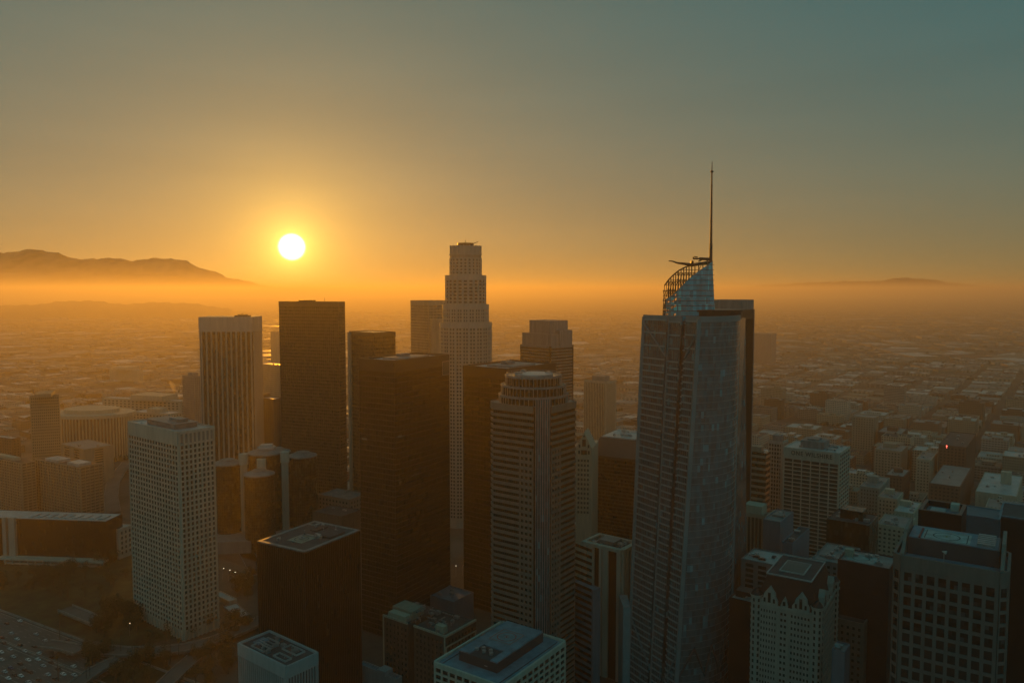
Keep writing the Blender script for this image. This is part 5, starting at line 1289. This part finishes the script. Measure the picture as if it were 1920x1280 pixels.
cl_list = [('silver', 135, 690), ('black', 50, 810), ('black', 240, 830), ('silver', 300, 903), ('white', 470, 930), ('white', 455, 1003), ('silver', 160, 970), ('black', 245, 1055), ('black', 365, 1155), ('black', 175, 1190),
           ('silver', 575, 1185), ('black', 665, 1235), ('black', 620, 980), ('black', 615, 1040), ('white', 885, 1085), ('silver', 890, 1190), ('silver', 435, 700), ('silver', 545, 775), ('white', 920, 835), ('white', 15, 915), ('silver', 20, 1005),
           ('white', 240, 540), ('black', 80, 570), ('blue', 130, 1105), ('silver', 345, 1275), ('black', 810, 770), ('red', 20, 740), ('black', 300, 1130), ('silver', 60, 1150), ('black', 470, 1250), ('white', 340, 1010), ('white', 250, 1200), ('silver', 120, 880), ('black', 700, 1120), ('white', 760, 1180), ('silver', 520, 1080), ('white', 100, 1230), ('black', 410, 850), ('silver', 730, 900), ('white', 205, 760), ('silver', 640, 850)]
pos_words = {0: 'in the far lanes', 1: 'in the middle lanes', 2: 'in the near lanes'}
for k, X, Y in cl_list:
    P = gnd(X / 6.4, 1080 + Y / 6.4, .02)
    band = 0 if Y < 850 else 1 if Y < 1060 else 2; side = 'left edge' if X < 200 else 'left part' if X < 520 else 'right part'
    if Y > 1000 or X < 100 or True:
        car(k, P, fa + (math.pi if (P - f0).dot(fn) < 30 else 0), f'{k} car on the freeway {pos_words[band]}, {side} of the road', f'{k} cars {pos_words[band]}, {side}')
for i, (x, y) in enumerate(((1667, 1211), (1663, 1219), (1668, 1224), (1652, 1243), (1648, 1252))):
    P = gnd(x, y, .02); car(('black', 'silver', 'black', 'white', 'black')[i], P, math.atan2(-P.y, -P.x) + .1, ('black car with headlights on, farthest up the dark street left of the grid tower', 'silver car with headlights on in the dark street left of the grid tower', 'black car close behind the silver one in the dark street', 'white car with headlights on nearer down the dark street', 'black car with headlights on, nearest in the dark street')[i], 'cars with lights in the dark street', True)
for i, (fx, fy, k) in enumerate(((-.3, .5, 'black'), (.1, .6, 'silver'), (-.5, .15, 'black'), (.2, -.2, 'black'), (-.1, .75, 'white'))):
    M_ = pk.root.matrix_basis @ Vector((pk.a * fx, pk.b * fy, pk.h - .7)); car(k, M_, pk.root.rotation_euler.z + (0 if i % 2 else 1.57), f'{("black car at the left of the parking roof", "silver car in the middle of the parking roof", "black car at the front left of the parking roof", "black car at the right of the parking roof", "white car at the back of the parking roof")[i]}', 'cars on the parking roof')

# trees
m_leaf = mat('leaf_green', (.045, .065, .022), .8, var=.5, scale=.5); m_leaf2 = mat('leaf_olive', (.06, .065, .025), .8, var=.5, scale=.5); m_bark = mat('bark', (.09, .07, .05), .95)
def tree_mesh(seed, h, r, n=700):
    q = random.Random(seed); t = MB(); top = Vector((q.uniform(-.4, .4), q.uniform(-.4, .4), h * .55)); t.tube((0, 0, 0), top, h * .035, h * .02, 7)
    lumps = []
    for k in range(7):
        a = q.uniform(0, 6.28); rr = r * q.uniform(.25, .75); z = h * q.uniform(.45, .85); e = Vector((rr * math.cos(a), rr * math.sin(a), z)); t.tube(top * q.uniform(.6, 1), e, h * .014, h * .005, 5); lumps.append((e, r * q.uniform(.32, .55)))
    lumps.append((Vector((0, 0, h * .85)), r * .5))
    c = MB()
    for k in range(n):
        ctr, lr = q.choice(lumps); d = Vector((q.gauss(0, 1), q.gauss(0, 1), q.gauss(0, .8))).normalized() * lr * q.uniform(.55, 1.05); p = ctr + d
        s = q.uniform(.25, .6) * r * .16; u = Vector((q.gauss(0, 1), q.gauss(0, 1), q.gauss(0, .6))).normalized(); w = u.cross(Vector((q.gauss(0, 1), q.gauss(0, 1), q.gauss(0, 1)))).normalized()
        c.quadface([p - u * s, p + w * s * .7, p + u * s, p - w * s * .7])
    return t.mesh('trunk', m_bark), c.mesh('crown', m_leaf if seed % 2 else m_leaf2)
tm = [tree_mesh(k, h, r) for k, (h, r) in enumerate(((11, 5), (9, 4.4), (13, 5.6), (8, 4.8), (15, 4.6)))]
def palm_mesh(seed, h):
    q = random.Random(seed); t = MB(); t.tube((0, 0, 0), (.3, .1, h * .5), .28, .22, 7); t.tube((.3, .1, h * .5), (.5, .3, h), .22, .18, 7)
    c = MB(); o = Vector((.5, .3, h))
    for k in range(46):
        a = q.uniform(0, 6.28); e0 = q.uniform(-.6, 1.1); p = o; n_ = 5; L = q.uniform(1.9, 2.7); dx = Vector((math.cos(a), math.sin(a), 0)); sd = Vector((-dx.y, dx.x, 0))
        for i in range(n_):
            el_ = e0 - i * .38; p2 = p + (dx * math.cos(el_) + Vector((0, 0, math.sin(el_)))) * L / n_; w0, w1 = .32 * (1 - i / n_), .32 * (1 - (i + 1) / n_)
            c.quadface([p - sd * w0, p + sd * w0, p2 + sd * w1, p2 - sd * w1]); p = p2
    return t.mesh('trunk', m_bark), c.mesh('crown', m_leaf)
pm = [palm_mesh(k, h) for k, h in enumerate((17, 14, 20))]
def plant(name, ms, P, s, rz, label, group, cat='tree'):
    r = thing(name, label, cat, (P.x, P.y, 0), rz, group); r.scale = (s, s, s * rnd.uniform(.9, 1.15))
    for nm, me in zip(('trunk', 'crown'), ms): o = bpy.data.objects.new(nm, me); COL.objects.link(o); o.parent = r
groves = [([(20, 1065), (120, 1058), (230, 1050), (240, 1100), (150, 1125), (60, 1120), (-20, 1110)], 46, 'in the dark grove below the black glass block'),
          ([(195, 1130), (245, 1140), (325, 1190), (320, 1206), (240, 1206), (180, 1192)], 44, 'at the foot of the white grid tower'),
          ([(150, 1228), (196, 1222), (205, 1238), (165, 1256)], 14, 'between the two flyover ramps'),
          ([(222, 1245), (300, 1235), (325, 1250), (290, 1285), (215, 1290)], 20, 'below the curving road bridge'),
          ([(355, 1235), (420, 1218), (440, 1250), (400, 1290), (350, 1285)], 18, 'left of the pale ribbed office'),
          ([(402, 1095), (480, 1098), (478, 1118), (450, 1135), (404, 1110)], 12, 'on the plaza left of the black box'),
          ([(345, 1176), (395, 1160), (400, 1185), (350, 1198)], 10, 'right of the foot of the white grid tower'),
          ([(200, 995), (238, 1000), (240, 1030), (200, 1040)], 10, 'right of the black glass block'),
          ([(470, 1140), (482, 1160), (478, 1185), (420, 1200), (410, 1190)], 8, 'beside the plaza below the pavilions')]
def inside(x, y, pg):
    r = False; j = len(pg) - 1
    for i in range(len(pg)):
        (xi, yi), (xj, yj) = pg[i], pg[j]
        if (yi > y) != (yj > y) and x < (xj - xi) * (y - yi) / (yj - yi) + xi: r = not r
        j = i
    return r
for pg, n, wh in groves:
    x0, x1 = min(p[0] for p in pg), max(p[0] for p in pg); y0, y1 = min(p[1] for p in pg), max(p[1] for p in pg); k = 0; tries = 0
    while k < n and tries < 4000:
        tries += 1; x, y = rnd.uniform(x0, x1), rnd.uniform(y0, y1)
        if not inside(x, y, pg): continue
        P = gnd(x, y)
        if any((P.x - fx) ** 2 + (P.y - fy) ** 2 < (fr * .72) ** 2 for fx, fy, fr in FOOT): continue
        vi = rnd.randrange(5); w_ = ('rounded green', 'low olive', 'big green', 'squat olive', 'tall dark')[(0, 1, 2, 3, 4)[vi]]
        plant('tree', tm[vi], P, rnd.uniform(.8, 1.25), rnd.uniform(0, 6.28), f'{w_} tree {wh}', f'{w_} trees {wh}'); k += 1
for x, y, v, lb in ((110, 1276, 0, 'lone tall palm standing in front of the freeway lanes'), (163, 1287, 1, 'left palm of the pair at the lower ramp'), (170, 1283, 1, 'right palm of the pair at the lower ramp'), (112, 1205, 2, 'thin tall palm beside the short flyover'), (196, 1226, 2, 'tall palm at the left end of the curving bridge'),
                   (227, 1232, 0, 'palm at the upper end of the rising ramp'), (320, 1245, 2, 'tallest palm below the curving bridge'), (335, 1240, 0, 'palm right of the tallest one below the curving bridge')):
    plant('palm_tree', pm[v], gnd(x, y), 1.0, rnd.uniform(0, 6), lb, 'palms by the freeway', 'palm')
# lamps
m_lampglow = emit('lamp_glow', (1, .85, .55), 3)
def lamp(P, label, h=9):
    r = thing('street_lamp', label, 'street lamp', (P.x, P.y, 0), rnd.uniform(0, 6), 'street lamps still lit')
    q = MB(); q.tube((0, 0, 0), (0, 0, h), .12, .08, 6); q.tube((0, 0, h), (1.6, 0, h + .3), .07, .06, 5); q.build('pole', m_metal, r)
    q = MB(); q.box(1.4, 2.2, -.2, .2, h + .12, h + .3); q.build('lamp_head', m_lampglow, r)
for x, y, lb in ((406, 1082, 'leftmost lit lamp of the plaza row'), (417, 1085, 'second lit lamp from the left of the plaza row'), (428, 1088, 'third lit lamp from the left of the plaza row'), (438, 1092, 'rightmost lit lamp of the plaza row'), (462, 1104, 'faint lamp right of the plaza row'),
                (243, 1192, 'lone lit lamp among the trees below the white grid tower'), (855, 1080, 'lit lamp in the gap between the dark twins'), (867, 1078, 'second lit lamp in the gap between the dark twins'), (1126, 1254, 'small lit lamp in the dark street below the white piered tower'), (1146, 1240, 'lit lamp by the corner below the white piered tower')):
    lamp(gnd(x, y), lb, 9)
# smoke plume
sm_ = bpy.data.materials.new('steam'); sm_.use_nodes = True; nt = sm_.node_tree; nt.nodes.clear(); v1 = nt.nodes.new('ShaderNodeVolumePrincipled'); o1 = nt.nodes.new('ShaderNodeOutputMaterial'); nt.links.new(v1.outputs[0], o1.inputs['Volume'])
v1.inputs['Color'].default_value = (.97, .95, .92, 1); v1.inputs['Density'].default_value = .05; v1.inputs['Anisotropy'].default_value = .5
q = MB(); n = 12
prof = [(0, 1.5, 0), (6, 3.2, .5), (12, 4.5, -1), (18, 5.0, -3), (23, 3.0, -6), (26, .6, -8)]
for z, r, dx in prof:
    for i in range(n): a = 2 * math.pi * i / n; rr = r * (1 + .25 * math.sin(3 * a + z)); q.v.append((dx + rr * math.cos(a), rr * math.sin(a), z))
for j in range(len(prof) - 1):
    for i in range(n): q.f.append((j * n + i, j * n + (i + 1) % n, (j + 1) * n + (i + 1) % n, (j + 1) * n + i))
q.f.append(tuple(range(n - 1, -1, -1))); q.f.append(tuple(range(len(q.v) - n, len(q.v)))); q.mi = [0] * len(q.f)
o = q.build('steam_plume', sm_); o.location = at(326, 738, 1450); tag(o, 'small orange lit plume of steam left of the finned dark tower', 'steam')
